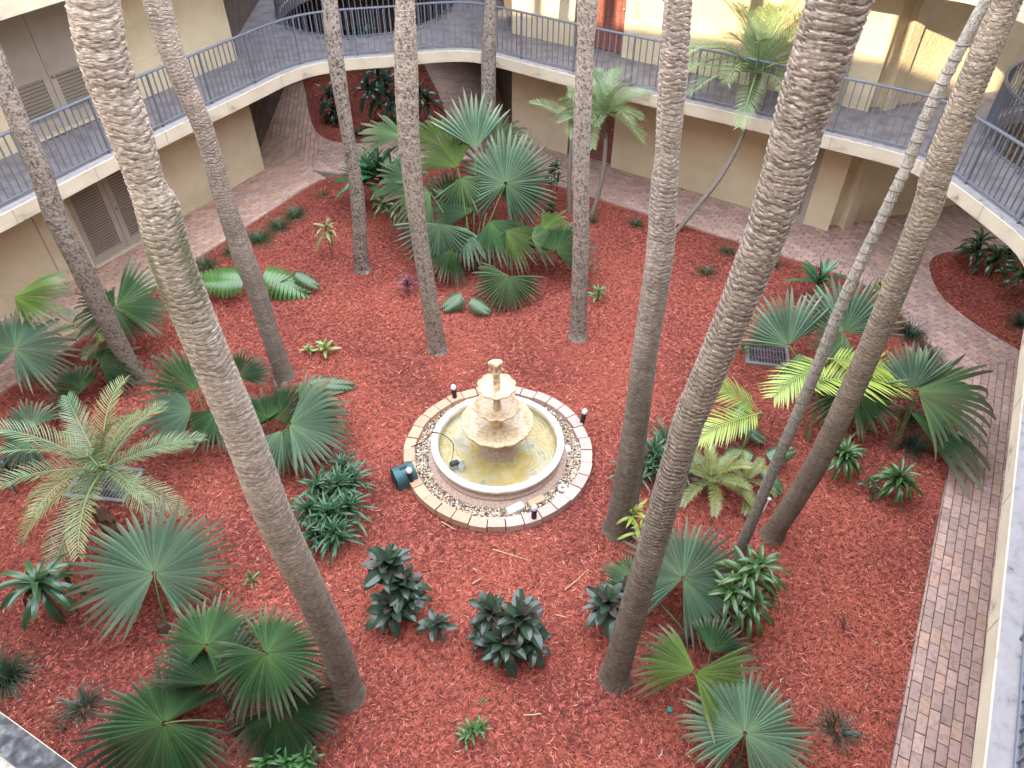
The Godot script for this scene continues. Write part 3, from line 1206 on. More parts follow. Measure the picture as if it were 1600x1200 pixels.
func build_mulch(beds: Array) -> void:
	var f := FastNoiseLite.new()
	f.seed = 4
	f.frequency = .35
	var chip_meshes := []
	for k in 3:
		var c := MB.new()
		var w := .0048
		var l := .031
		for j in 3:
			var an := TAU * j / 3.0
			var an2 := TAU * (j + 1) / 3.0
			var bend := Vector3(0, .006 * (k - 1), .004 * k)
			var p0 := Vector3(-l, sin(an) * w * .5, cos(an) * w * .6) - bend
			var p1 := Vector3(0, sin(an) * w * .7, cos(an) * w * 1.3) + bend
			var p2 := Vector3(l, sin(an) * w * .4, cos(an) * w * .45)
			var q0 := Vector3(-l, sin(an2) * w * .5, cos(an2) * w * .6) - bend
			var q1 := Vector3(0, sin(an2) * w * .7, cos(an2) * w * 1.3) + bend
			var q2 := Vector3(l, sin(an2) * w * .4, cos(an2) * w * .45)
			c.face([p0, p1, q1, q0])
			c.face([p1, p2, q2, q1])
		chip_meshes.append(c.mesh())
	var names := ["mulch_bed", "mulch_bed", "mulch_bed"]
	for i in 3:
		var pl: PackedVector2Array = beds[i]
		var bx := Rect2(pl[0], Vector2.ZERO)
		for q in pl:
			bx = bx.expand(q)
		# the bed itself: a gently uneven sheet
		var b := MB.new()
		b.poly(pl, 0.0, .012)
		tag(add("mulch_bed", b.mesh(), M.mulch), "", "", "", "structure")
		rng.seed = 100 + i
		var count := 330000 if i == 0 else 26000
		for k in 3:
			var tf := PackedFloat32Array()
			var m := count / 3
			var got := 0
			var tries := 0
			var buf := []
			tf.resize(m * 16)
			while got < m and tries < m * 3:
				tries += 1
				var p := Vector2(rng.randf_range(bx.position.x, bx.end.x), rng.randf_range(bx.position.y, bx.end.y))
				if not Geometry2D.is_point_in_polygon(p, pl):
					continue
				if i == 0 and p.distance_squared_to(Vector2(-0.23, -8.00)) < 2.2:
					continue
				var far := p.length()
				if i == 0 and far > 11 and rng.randf() < .45:
					continue
				var s := rng.randf_range(.45, 1.35)
				if rng.randf() < .03:
					s *= 1.7
				var yw := rng.randf() * TAU
				var pt := rng.randf_range(-.35, .35)
				var ba := Basis(Vector3.UP, yw) * Basis(Vector3.BACK, pt)
				var hgt := .012 + rng.randf_range(.0, .022) + f.get_noise_2d(p.x * 4, p.y * 4) * .008
				var patch := f.get_noise_2d(p.x, p.y)
				var rr := rng.randf()
				var col := Color(.39, .100, .062).lerp(Color(.16, .036, .027), clampf(rng.randf() * 1.0 - patch * 1.1, 0, 1))
				if rr > .993:
					col = Color(.50, .34, .25)
				elif rr > .86:
					col = Color(.50, .165, .11)
				elif rr < .09:
					col = Color(.10, .03, .025)
				elif rr > .855:
					col = Color(.45, .12, .08)
				var at := got * 16
				var wd := s * rng.randf_range(.7, 1.3)
				var th := s
				tf[at] = ba.x.x * s
				tf[at + 1] = ba.y.x * th
				tf[at + 2] = ba.z.x * wd
				tf[at + 3] = p.x
				tf[at + 4] = ba.x.y * s
				tf[at + 5] = ba.y.y * th
				tf[at + 6] = ba.z.y * wd
				tf[at + 7] = hgt
				tf[at + 8] = ba.x.z * s
				tf[at + 9] = ba.y.z * th
				tf[at + 10] = ba.z.z * wd
				tf[at + 11] = p.y
				tf[at + 12] = col.r
				tf[at + 13] = col.g
				tf[at + 14] = col.b
				tf[at + 15] = 1
				got += 1
			tf.resize(got * 16)
			var mm := MultiMesh.new()
			mm.transform_format = MultiMesh.TRANSFORM_3D
			mm.use_colors = true
			mm.mesh = chip_meshes[k]
			mm.instance_count = got
			mm.buffer = tf
			var o := MultiMeshInstance3D.new()
			o.name = numbered("mulch_chips", self)
			o.multimesh = mm
			o.material_override = M.chip
			add_child(o, true)
			tag(o, ["red wood mulch chips covering the main courtyard bed", "red wood mulch chips in the shaded far bed under the round opening", "red wood mulch chips in the small bed at the right edge"][i], "mulch", "", "stuff")

func build_building() -> void:
	var bld := thing("apartment_building", "cream stucco apartment building with grey balcony slabs surrounding the planted courtyard", "building", Vector3.ZERO)
	var back := PackedVector2Array()
	for q in E:
		var w := q
		if q.y > -7.5 and q.x < 4.0:      # nearest the viewer the upper floors step back
			var s := smoothstep(-7.5, -5.5, q.y) * (1.0 - smoothstep(2.3, 4.0, q.x))
			w = q + Vector2(-.46, .887) * 4.2 * s
		back.append(w)
	slab("floor_slab", 2.9, .25, E, M.deck, bld)
	slab("floor_slab", 5.8, .25, back, M.deck, bld, 1.2)
	slab("floor_slab", 8.7, .25, back, M.deck, bld, 1.3)
	slab("roof", 11.75, .2, grown(back, 1.5), M.deck, bld, 1.5)  # unseen roof, set back and its openings widened to let light in
	for y: float in [2.9, 5.8, 8.7]:
		var c := E if y < 5 else back
		add("slab_edge", sweep(c, PackedVector2Array([Vector2(.3, y - .262), Vector2(-.02, y - .262), Vector2(-.032, y - .25), Vector2(-.032, y + .004), Vector2(-.02, y + .016)])), M.fascia, bld)
		add("slab_ledge", sweep(c, PackedVector2Array([Vector2(-.02, y + .016), Vector2(.27, y + .016), Vector2(.275, y + .0)])), M.ledge, bld)
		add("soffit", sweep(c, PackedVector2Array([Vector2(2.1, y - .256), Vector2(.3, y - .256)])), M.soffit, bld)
		for e in (2 if y < 3 else 0):
			var cc := ellipse(OPEN_L, 2.35, 2.85, 60) if e == 0 else ellipse(OPEN_R, 2.25, 2.3, 60)
			cc.reverse()
			add("opening_edge", sweep(cc, PackedVector2Array([Vector2(.1, y - .26), Vector2(-.015, y - .25), Vector2(-.015, y + .02), Vector2(.06, y + .02), Vector2(.065, y)])), M.ledge, bld)
	var jt := MB.new()
	jt.box(Transform3D(), Vector3(.014, .27, .012))
	var jm := jt.mesh()
	var run := E.duplicate()
	run.append(E[0])
	for i in 34:
		var r := along(run, i * 1.72 + .4)
		var d: Vector2 = r[1]
		var p: Vector2 = r[0] - outward(PackedVector2Array([r[0] - d, r[0], r[0] + d]), 1) * 0.0
		var inn := Vector2(-d.y, d.x) if Geometry2D.is_point_in_polygon(p + Vector2(-d.y, d.x) * .3, E) else Vector2(d.y, -d.x)
		p += inn * .029
		add("slab_joint", jm, M.plate, bld, Transform3D(Basis(Vector3.UP, atan2(-d.y, d.x)), Vector3(p.x, 2.775, p.y)))
	var nearest := part_of(E, Vector2(-9, -5), Vector2(2.0, .55)) if E[0].distance_to(E[1]) < 0.0 else part_of(E, Vector2(2.0, .55), Vector2(-9, -5))
	add("worn_ledge", sweep(nearest, PackedVector2Array([Vector2(-.026, 2.917), Vector2(.02, 2.921), Vector2(.03, 2.921), Vector2(.19, 2.921), Vector2(.19, 2.90)]), false), M.ledge_dark, bld)
	add("curb", sweep(nearest, PackedVector2Array([Vector2(.2, 2.90), Vector2(.2, 2.99), Vector2(.21, 3.0), Vector2(.5, 3.0), Vector2(.5, 2.90)]), false), M.fascia, bld)
	# walls, one storey at a time
	var A := Vector2(-6.70, -18.11)
	for lv in 4:
		var y0: float = LEVELS[lv] if lv else -.1
		var y1: float = LEVELS[lv + 1] - .24
		var fl: float = LEVELS[lv]
		# left wall, with an opening for its double doors
		var d0 := Vector2(-8.76, -14.31) - UL * .93
		var d1 := Vector2(-8.76, -14.31) + UL * .93
		if lv == 1:
			d0 = Vector2(-8.85, -14.16) - UL * .93
			d1 = Vector2(-8.85, -14.16) + UL * .93
		wall(bld, A, d1, NL, .3, y0, y1, M.stucco)
		wall(bld, d0, A - UL * 16.0, NL, .3, y0, y1, M.stucco)
		wall(bld, d1, d0, NL, .3, fl + (2.12 if lv == 0 else 2.5), y1, M.stucco)
		wall(bld, d1, d0, NL, -.001 - .0 + .3, y0 - .0, fl + .02, M.stucco)
		var dn := node("double_door", bld)
		place_along(dn, d0 - NL * .05, UL, fl + .02)
		double_door(dn, lv == 0)
		# the pale end post of the left wall and the dark passage behind it
		var q := MB.new()
		q.poly(PackedVector2Array([A + NL * .012, A + NL * .012 + UL * .10, A - NL * .32 + UL * .10, A - NL * .32]), y0, y1)
		add("wall_end", q.mesh(), M.stucco, bld)
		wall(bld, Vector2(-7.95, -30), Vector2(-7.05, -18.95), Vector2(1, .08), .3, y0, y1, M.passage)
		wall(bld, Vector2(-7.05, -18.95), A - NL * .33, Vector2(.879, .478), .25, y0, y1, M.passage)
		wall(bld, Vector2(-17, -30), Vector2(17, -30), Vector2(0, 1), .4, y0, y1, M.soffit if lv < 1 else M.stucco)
		# the far right wall: a stretch, the red door's recess, a stretch, the grey door, the ribbed pillar
		var c0 := Vector2(0, -20.16)
		var r0 := Vector2(1.54, -19.105)
		var r1 := Vector2(2.66, -18.338)
		var g0 := Vector2(6.17, -15.934)
		var g1 := Vector2(6.98, -15.379)
		wall(bld, r0, c0, NR, .3, y0, y1, M.stucco)
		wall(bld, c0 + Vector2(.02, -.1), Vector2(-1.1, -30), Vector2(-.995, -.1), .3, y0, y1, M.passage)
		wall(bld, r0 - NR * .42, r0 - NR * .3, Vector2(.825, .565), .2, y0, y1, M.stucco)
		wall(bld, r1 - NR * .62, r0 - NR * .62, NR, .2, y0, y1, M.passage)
		wall(bld, g0, r1, NR, .62, y0, y1, M.stucco)
		wall(bld, r0, r0 - NR * .62, Vector2(.825, .565), .25, y0, y1, M.stucco)
		var rd := node("entry_door", bld)
		place_along(rd, r0 + UR * .44 - NR * .2, UR, fl + .02)
		wall(bld, r0 + UR * .44 - NR * .14, r0 - NR * .14, NR, .2, y0, y1, M.passage)
		wall(bld, r1 - NR * .14, r0 + UR * .44 - NR * .14, NR, .2, fl + 2.44, y1, M.stucco)
		red_door(rd)
		wall(bld, g1, g0, NR, .3, fl + 2.15, y1, M.stucco)
		var gd := node("service_door", bld)
		place_along(gd, g0 - NR * .05, UR, fl + .02)
		var w := g0.distance_to(g1)
		var dl := door_leaf(gd, w, 2.13, M.door, .2, 1.95)
		handle(dl, w - .07, .98, false)
		q = MB.new()
		q.box(Transform3D(Basis(), Vector3(w / 2, 1.05, -.12)), Vector3(w, 2.2, .02))
		add("door_back", q.mesh(), M.dark, gd)
		q = MB.new()
		q.poly(PackedVector2Array([g1, Vector2(7.47, -15.045), Vector2(7.56, -15.30), Vector2(7.80, -15.30), Vector2(7.84, -15.08), Vector2(8.12, -15.22), Vector2(8.20, -15.36), Vector2(8.3, -16.3), g1 - NR * .9]), y0, y1)
		add("ribbed_pillar", q.mesh(), M.stucco, bld)
		wall(bld, Vector2(17, -18.15), Vector2(8.22, -15.40), Vector2(-.298, .954), .3, y0, y1, M.stucco)
		# walls that the frame leaves out
		wall(bld, Vector2(14.6, -8.2), Vector2(15.2, -18), Vector2(-1, 0), .3, y0, y1, M.stucco)
		wall(bld, Vector2(5.6, 3.6), Vector2(12.4, -7.6), Vector2(-.865, -.502), .3, y0, y1, M.stucco)
		wall(bld, Vector2(-14.3, -4.0), Vector2(5.6, 6.35), Vector2(.46, -.887), .3, y0, y1 if lv < 3 else 13.2, M.stucco)  # unseen near wall; its top storey is raised to trim the sun patches
	# a joint down the left wall, a plate by the red door, a small round sign
	var j := MB.new()
	j.box(Transform3D(), Vector3(.03, 2.64, .012))
	o_along(add("wall_joint", j.mesh(), M.plate, bld), Vector2(-9.57, -12.83), NL, .004, 1.32)
	var pl := MB.new()
	pl.bevel_box(Transform3D(), Vector3(.12, .34, .02), .004)
	var pn := add("call_plate", pl.mesh(), M.plate, bld)
	o_along(pn, Vector2(2.86, -18.20), NR, .012, 4.0)
	for k in 2:
		var bt := MB.new()
		bt.revolve(PackedVector2Array([Vector2(.022, 0), Vector2(.02, .008), Vector2(0, .009)]), 12)
		add("call_button", bt.mesh(), M.sign_white, pn, Transform3D(Basis(Vector3.RIGHT, PI / 2), Vector3(0, .07 - .14 * k, .01)))
	var sg := MB.new()
	sg.bevel_box(Transform3D(), Vector3(.2, .14, .012), .003)
	var sn := add("small_sign", sg.mesh(), M.sign_white, bld)
	o_along(sn, Vector2(3.42, -17.82), NR, .008, 4.32)
	var dt := MB.new()
	dt.revolve(PackedVector2Array([Vector2(.045, 0), Vector2(.045, .004), Vector2(0, .005)]), 20)
	add("sign_dot", dt.mesh(), M.blue_dot, sn, Transform3D(Basis(Vector3.RIGHT, PI / 2), Vector3(0, 0, .006)))

func o_along(o: Node3D, at: Vector2, n: Vector2, off: float, y: float) -> void:
	var z := Vector3(n.x, 0, n.y)
	o.transform = Transform3D(Basis(Vector3.UP.cross(z), Vector3.UP, z), Vector3(at.x + n.x * off, y, at.y + n.y * off))

func double_door(dn: Node3D, tall: bool) -> void:
	var h := 2.08 if tall else 2.46
	var b := MB.new()
	b.box(Transform3D(Basis(), Vector3(.93, 1.2, -.12)), Vector3(1.86, 2.5, .02))
	add("door_back", b.mesh(), M.dark, dn)
	for s in 2:
		var lf := door_leaf(dn, .92, h, M.door, .22 if tall else .28, h - .22 if tall else 1.02)
		lf.position.x = .005 + s * .93
		if s == 1:
			handle(lf, .065, 1.0)
	var th := MB.new()
	th.bevel_box(Transform3D(Basis(), Vector3(.93, .03, .05)), Vector3(1.9, .05, .16), .008)
	add("threshold", th.mesh(), M.fascia, dn)

func red_door(dn: Node3D) -> void:
	var b := MB.new()
	b.box(Transform3D(Basis(), Vector3(.44, 1.2, 0)), Vector3(.86, 2.4, .045))
	var lf := add("door", b.mesh(), M.red_door, dn)
	for i in 6:      # upright boards standing a little proud
		var q := MB.new()
		q.bevel_box(Transform3D(Basis(), Vector3(.083 + i * .143, 1.2, .028)), Vector3(.135, 2.36, .014), .004)
		add("board", q.mesh(), M.red_door, lf)
	handle(lf, .80, 1.0, false)

func build_fountain(at: Vector3) -> void:
	# edging stones, each a stone of its own
	rng.seed = 5
	var ed := thing("fountain_edging", "ring of pinkish edging stones around the fountain gravel", "edging", at)
	var n := 34
	for i in n:
		var a0 := TAU * i / n + .006
		var a1 := TAU * (i + 1) / n - .006
		var b := MB.new()
		var rv := rng.randf_range(-.012, .012)
		var g := PackedVector2Array()
		for k in 4:
			var a := lerpf(a0, a1, k / 3.0)
			g.append(Vector2(cos(a), sin(a)) * (1.545 + rv))
		for k in 4:
			var a := lerpf(a1, a0, k / 3.0)
			g.append(Vector2(cos(a), sin(a)) * (1.365 + rv))
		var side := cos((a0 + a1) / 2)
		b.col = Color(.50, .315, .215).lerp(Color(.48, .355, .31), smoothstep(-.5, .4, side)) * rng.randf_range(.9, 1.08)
		b.col.a = 1
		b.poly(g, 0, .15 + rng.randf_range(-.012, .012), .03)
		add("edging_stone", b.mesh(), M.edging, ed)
	# gravel bed
	var gb := MB.new()
	gb.poly(ellipse(Vector2.ZERO, 1.38, 1.38, 60), .0, .045)
	var gs := add("gravel_bed", gb.mesh(), M.sand)
	gs.position = at
	tag(gs, "", "", "", "structure")
	var peb := SphereMesh.new()
	peb.radius = .5
	peb.height = 1.0
	peb.radial_segments = 7
	peb.rings = 4
	var mm := MultiMesh.new()
	mm.transform_format = MultiMesh.TRANSFORM_3D
	mm.use_colors = true
	mm.mesh = peb
	mm.instance_count = 5200
	var cols := [Color(.55, .43, .30), Color(.50, .33, .18), Color(.62, .55, .46), Color(.38, .33, .28), Color(.60, .38, .18), Color(.68, .63, .57), Color(.26, .21, .17)]
	for i in 5200:
		var a := rng.randf() * TAU
		var r := sqrt(rng.randf_range(1.0 * 1.0, 1.37 * 1.37))
		var s := rng.randf_range(.014, .034)
		if rng.randf() < .04:
			s *= 1.9
		var ba := Basis.from_euler(Vector3(rng.randf() * 6, rng.randf() * 6, rng.randf() * 6)) * Basis.from_scale(Vector3(s * 1.3, s * .8, s))
		mm.set_instance_transform(i, Transform3D(ba, at + Vector3(cos(a) * r, .05 + rng.randf_range(0, .02), sin(a) * r)))
		mm.set_instance_color(i, cols[rng.randi() % cols.size()] * rng.randf_range(.75, 1.15))
	var mi := MultiMeshInstance3D.new()
	mi.name = "river_gravel"
	mi.multimesh = mm
	mi.material_override = M.pebble
	add_child(mi, true)
	tag(mi, "mixed tan and grey river pebbles between the edging stones and the basin", "gravel", "", "stuff")

	var o := thing("fountain", "three-tiered cream stone fountain with a child figure on top, in a round basin", "fountain", at)
	var b := MB.new()
	b.revolve(PackedVector2Array([Vector2(1.12, 0), Vector2(1.14, .04), Vector2(1.13, .10), Vector2(1.06, .12), Vector2(1.045, .15), Vector2(1.06, .165), Vector2(1.06, .19), Vector2(1.03, .205), Vector2(1.02, .25), Vector2(1.045, .27), Vector2(1.045, .31)]), 96)
	add("basin_wall", b.mesh(), M.pink_stone, o)
	b = MB.new()
	b.revolve(PackedVector2Array([Vector2(1.045, .31), Vector2(1.075, .325), Vector2(1.08, .37), Vector2(1.065, .392), Vector2(.985, .40), Vector2(.965, .385), Vector2(.955, .32)]), 96)
	add("basin_rim", b.mesh(), M.white_stone, o)
	b = MB.new()
	b.revolve(PackedVector2Array([Vector2(.955, .33), Vector2(.94, .24), Vector2(.90, .17), Vector2(.5, .155), Vector2(0, .155)]), 96)
	add("basin_floor", b.mesh(), M.basin, o)
	# water, with rings spreading from the drips
	b = MB.new()
	var rings := 60
	var seg := 120
	var drips := [[Vector2(-.42, .08), 1.0], [Vector2(-.30, .27), .7], [Vector2(.4, .35), .7], [Vector2(.1, .6), .5], [Vector2(.5, -.3), .6]]
	for i in rings + 1:
		for k in seg:
			var r := .954 * i / rings
			var p := Vector2(cos(TAU * k / seg), sin(TAU * k / seg)) * r
			var y := .295
			for d: Array in drips:
				var dd := p.distance_to(d[0])
				y += .0075 * float(d[1]) * sin(dd * 95.0) * exp(-dd * 4.0)
			b.p(Vector3(p.x, y, p.y))
	for i in rings:
		for k in seg:
			var a := i * seg + k
			var e := i * seg + (k + 1) % seg
			b.q(a, e, e + seg, a + seg)
	add("water", b.mesh(), M.water, o)
	b = MB.new()
	b.revolve(PackedVector2Array([Vector2(.30, .155), Vector2(.30, .22), Vector2(.26, .25), Vector2(.25, .33), Vector2(.21, .36), Vector2(.19, .42), Vector2(.13, .48), Vector2(.11, .58), Vector2(.13, .63), Vector2(.20, .66), Vector2(.22, .69)]), 40)
	add("pedestal", b.mesh(), M.pink_stone, o)
	bowl(o, "lower_bowl", .69, .57, .16, 14, .035)
	b = MB.new()
	b.revolve(PackedVector2Array([Vector2(.10, .72), Vector2(.09, .80), Vector2(.07, .88), Vector2(.065, 1.0), Vector2(.09, 1.06), Vector2(.12, 1.09)]), 28)
	add("column", b.mesh(), M.stone, o)
	bowl(o, "middle_bowl", 1.08, .35, .11, 12, .085)
	b = MB.new()
	b.revolve(PackedVector2Array([Vector2(.075, 1.11), Vector2(.06, 1.2), Vector2(.05, 1.32), Vector2(.055, 1.42), Vector2(.08, 1.48), Vector2(.10, 1.5)]), 28)
	add("column", b.mesh(), M.stone, o)
	bowl(o, "upper_bowl", 1.49, .29, .10, 10, .10)
	# the figure: a standing child holding a shell over its head
	var V := func(x: float, y: float, z: float) -> Vector3: return Vector3(x, 1.52 + y, z)
	var caps := [
		[V.call(0, .0, 0), V.call(0, .05, 0), .062, .045],
		[V.call(-.022, .05, 0), V.call(-.024, .18, .004), .024, .032], [V.call(.022, .05, .01), V.call(.024, .18, .006), .024, .032],
		[V.call(0, .19, .0), V.call(0, .31, 0), .048, .050], [V.call(0, .30, 0), V.call(0, .36, 0), .05, .028],
		[V.call(0, .42, .006), V.call(0, .43, .008), .048, .046],
		[V.call(-.055, .33, 0), V.call(-.095, .38, .01), .022, .018], [V.call(-.095, .38, .01), V.call(-.075, .47, .01), .018, .018],
		[V.call(.055, .33, 0), V.call(.09, .39, .01), .022, .018], [V.call(.09, .39, .01), V.call(.06, .48, .01), .018, .018],
		[V.call(-.05, .515, 0), V.call(.05, .52, 0), .05, .05], [V.call(0, .5, -.03), V.call(0, .505, .035), .05, .05], [V.call(-.085, .49, .0), V.call(-.095, .505, 0), .036, .03]]
	add("figure", blend_mesh(caps, .009, .022), M.stone, o)

func bowl(o: Node3D, called: String, y: float, r: float, h: float, lobes: int, depth: float) -> void:
	var b := MB.new()
	var w := .035
	b.revolve(PackedVector2Array([Vector2(.10, y - .02), Vector2(r * .5, y + h * .12), Vector2(r * .82, y + h * .5), Vector2(r * .95, y + h * .62), Vector2(r, y + h * .72), Vector2(r * 1.01, y + h * .9), Vector2(r * .985, y + h), Vector2(r * .95, y + h * 1.0), Vector2(r * .91, y + h * .9), Vector2(r * .7, y + h * .5), Vector2(r * .4, y + h * .3), Vector2(.04, y + h * .24)]), 140, Vector3.ZERO, lobes, depth)
	var p := add(called, b.mesh(), M.stone, o)
	var q := MB.new()
	q.revolve(PackedVector2Array([Vector2(r * .82, y + h * .70), Vector2(.03, y + h * .70)]), 60, Vector3.ZERO, lobes, depth)
	add("bowl_water", q.mesh(), M.water, p)

func build_palms() -> void:
	var grey := Color(.31, .265, .222)
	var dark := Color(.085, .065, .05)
	var pale := Color(.50, .415, .35)
	var tan := Color(.44, .34, .255)
	big_palm("grey-tan palm trunk at the far left, nearest the left wall and its ground-floor louvred doors", [[Vector3(-6.853, 0.000, -9.893), 0.137], [Vector3(-6.920, 0.705, -9.845), 0.154], [Vector3(-6.937, 2.117, -9.834), 0.165], [Vector3(-6.936, 2.636, -9.834), 0.165], [Vector3(-6.946, 3.418, -9.827), 0.162], [Vector3(-6.889, 4.097, -9.868), 0.148], [Vector3(-6.876, 4.747, -9.877), 0.133], [Vector3(-6.843, 5.332, -9.900), 0.129]], 3, 0.05, 0.004, 0.006, Color(.25, .21, .175), Color(.42, .355, .31), dark, 0, 0.7, 1.5)
	big_palm("big left palm trunk nearest the camera, ringed bark with a greenish bulge", [[Vector3(-2.040, 0.000, -3.996), 0.186], [Vector3(-2.010, 0.943, -4.011), 0.169], [Vector3(-2.034, 2.034, -3.999), 0.160], [Vector3(-2.124, 3.666, -3.951), 0.159], [Vector3(-2.133, 4.775, -3.946), 0.149], [Vector3(-2.159, 5.688, -3.931), 0.139], [Vector3(-2.169, 6.460, -3.925), 0.131], [Vector3(-2.145, 6.819, -3.939), 0.125], [Vector3(-2.154, 6.977, -3.934), 0.106], [Vector3(-2.144, 7.255, -3.940), 0.116], [Vector3(-2.140, 7.656, -3.942), 0.123], [Vector3(-2.099, 7.957, -3.965), 0.126]], 20, 0.05, 0.014, 0.006, Color(.245, .205, .165), pale, dark, 1, 0.15, 4.6)
	big_palm("ringed palm trunk just right of the big left one, crossing the left railing", [[Vector3(-4.210, 0.000, -9.928), 0.169], [Vector3(-4.242, 1.143, -9.914), 0.159], [Vector3(-4.253, 2.064, -9.909), 0.165], [Vector3(-4.295, 2.599, -9.891), 0.174], [Vector3(-4.329, 3.744, -9.876), 0.146], [Vector3(-4.326, 4.747, -9.877), 0.139], [Vector3(-4.417, 5.638, -9.835), 0.150], [Vector3(-4.412, 6.413, -9.837), 0.164]], 37, 0.05, 0.013, 0.006, Color(.26, .22, .18), Color(.47, .385, .325), dark, 0, 0.2, 2.2)
	big_palm("thin pale speckled trunk standing left of the far round opening", [[Vector3(-3.296, 0.000, -13.445), 0.153], [Vector3(-3.296, 0.299, -13.445), 0.153], [Vector3(-3.163, 1.828, -13.476), 0.143], [Vector3(-3.160, 3.197, -13.477), 0.127], [Vector3(-3.159, 4.393, -13.477), 0.143], [Vector3(-3.107, 5.453, -13.489), 0.130]], 54, 0.05, 0.004, 0.006, grey, Color(.43, .37, .325), dark, 0, 0.9, 3)
	big_palm("pale trunk with a swollen upper part, behind the fountain to its left", [[Vector3(-1.434, 0.000, -10.701), 0.171], [Vector3(-1.543, 2.085, -10.685), 0.143], [Vector3(-1.584, 3.317, -10.679), 0.154], [Vector3(-1.572, 4.401, -10.681), 0.165], [Vector3(-1.513, 5.345, -10.690), 0.169], [Vector3(-1.444, 6.186, -10.700), 0.130]], 71, 0.05, 0.006, 0.007, Color(.36, .30, .245), Color(.48, .39, .325), dark, 0, 0.7, 3)
	big_palm("thin trunk rising out of the far group of fan palms", [[Vector3(-0.528, 0.000, -17.047), 0.165], [Vector3(-0.558, 1.660, -17.046), 0.170], [Vector3(-0.532, 3.172, -17.047), 0.168], [Vector3(-0.455, 4.517, -17.049), 0.124]], 88, 0.05, 0.006, 0.007, Color(.31, .265, .225), Color(.38, .325, .29), dark, 0, 0.7, 3)
	big_palm("pale trunk whose top bends in front of the upper red door", [[Vector3(1.299, 0.000, -11.093), 0.164], [Vector3(1.234, 1.817, -11.100), 0.150], [Vector3(1.189, 2.692, -11.104), 0.143], [Vector3(1.114, 3.855, -11.111), 0.139], [Vector3(1.086, 4.882, -11.113), 0.136], [Vector3(1.072, 5.507, -11.114), 0.126], [Vector3(1.060, 6.077, -11.115), 0.153]], 105, 0.05, 0.006, 0.006, Color(.38, .32, .275), Color(.50, .415, .35), dark, 0, 0.7, 4)
	big_palm("trunk immediately right of the fountain, ringed above and dark rough below", [[Vector3(1.600, 0.000, -6.513), 0.214], [Vector3(1.619, 0.369, -6.508), 0.213], [Vector3(1.603, 2.077, -6.512), 0.166], [Vector3(1.569, 3.496, -6.521), 0.149], [Vector3(1.558, 4.779, -6.523), 0.145], [Vector3(1.502, 5.522, -6.536), 0.133], [Vector3(1.475, 5.971, -6.541), 0.115], [Vector3(1.429, 6.573, -6.550), 0.125], [Vector3(1.378, 7.275, -6.560), 0.116]], 122, 0.05, 0.012, 0.006, Color(.20, .165, .13), pale, dark, 0, 0.2, 3.6)
	big_palm("thickest ringed palm trunk, leaning right, just in front of the fountain's right side", [[Vector3(1.304, 0.000, -4.225), 0.174], [Vector3(1.312, 0.567, -4.223), 0.165], [Vector3(1.394, 2.937, -4.195), 0.138], [Vector3(1.447, 4.561, -4.176), 0.126], [Vector3(1.475, 4.918, -4.165), 0.127], [Vector3(1.573, 5.826, -4.123), 0.123], [Vector3(1.649, 6.710, -4.086), 0.134], [Vector3(1.657, 7.380, -4.082), 0.149], [Vector3(1.683, 7.930, -4.068), 0.161]], 139, 0.05, 0.017, 0.006, Color(.24, .20, .16), Color(.37, .30, .25), Color(.055, .04, .032), 0, 0.1, 0.9)
	var ringed := big_palm("very thin pale trunk with dark leaf-scar rings and a green shaft on top", [[Vector3(3.298, 0.000, -6.061), 0.078], [Vector3(3.335, 1.924, -6.040), 0.068], [Vector3(3.376, 3.448, -6.017), 0.064], [Vector3(3.389, 4.652, -6.010), 0.057], [Vector3(3.439, 5.650, -5.980), 0.048], [Vector3(3.465, 6.091, -5.964), 0.049], [Vector3(3.469, 6.634, -5.961), 0.048], [Vector3(3.528, 7.322, -5.924), 0.045]], 156, 0.17, 0, 0.002, Color(.24, .215, .18), Color(.50, .455, .40), Color(.14, .13, .10), 0, 0.5, 0)
	scar_rings(ringed, [[Vector3(0.000, 0.000, 0.000), 0.078], [Vector3(0.037, 1.924, 0.021), 0.068], [Vector3(0.078, 3.448, 0.044), 0.064], [Vector3(0.091, 4.652, 0.051), 0.057], [Vector3(0.141, 5.650, 0.081), 0.048], [Vector3(0.167, 6.091, 0.097), 0.049], [Vector3(0.171, 6.634, 0.100), 0.048], [Vector3(0.230, 7.322, 0.137), 0.045]])
	big_palm("rightmost tall trunk, finely ringed above and smooth brown below", [[Vector3(3.873, 0.000, -6.397), 0.146], [Vector3(4.013, 1.611, -6.308), 0.141], [Vector3(4.048, 2.841, -6.285), 0.138], [Vector3(4.048, 4.162, -6.285), 0.129], [Vector3(4.018, 5.468, -6.305), 0.131], [Vector3(3.985, 5.824, -6.326), 0.133], [Vector3(3.965, 6.484, -6.339), 0.125], [Vector3(3.965, 7.333, -6.339), 0.111]], 173, 0.05, 0.011, 0.005, Color(.225, .18, .135), Color(.47, .38, .29), dark, 0, 0.15, 2.2)
	# two slim feather palms by the far right wall
	var far := [frond_mesh(41, 1.1, 44, .25, .0042, Color(.19, .28, .12), Color(.30, .34, .14)), frond_mesh(42, .8, 44, .27, .0042, Color(.16, .26, .13), Color(.27, .34, .15)), frond_mesh(43, 1.4, 42, .24, .0042, Color(.18, .25, .11), Color(.30, .32, .14))]
	slim_palm("slim leaning palm with feather fronds in front of the long far railing", [Vector3(3.911, 0.000, -15.094), Vector3(4.224, 0.606, -15.040), Vector3(4.588, 1.332, -14.970), Vector3(4.839, 2.003, -14.985), Vector3(4.980, 2.623, -15.038), Vector3(5.015, 3.011, -15.092), Vector3(4.981, 3.488, -15.120)], far, 30, 1.85, 7)
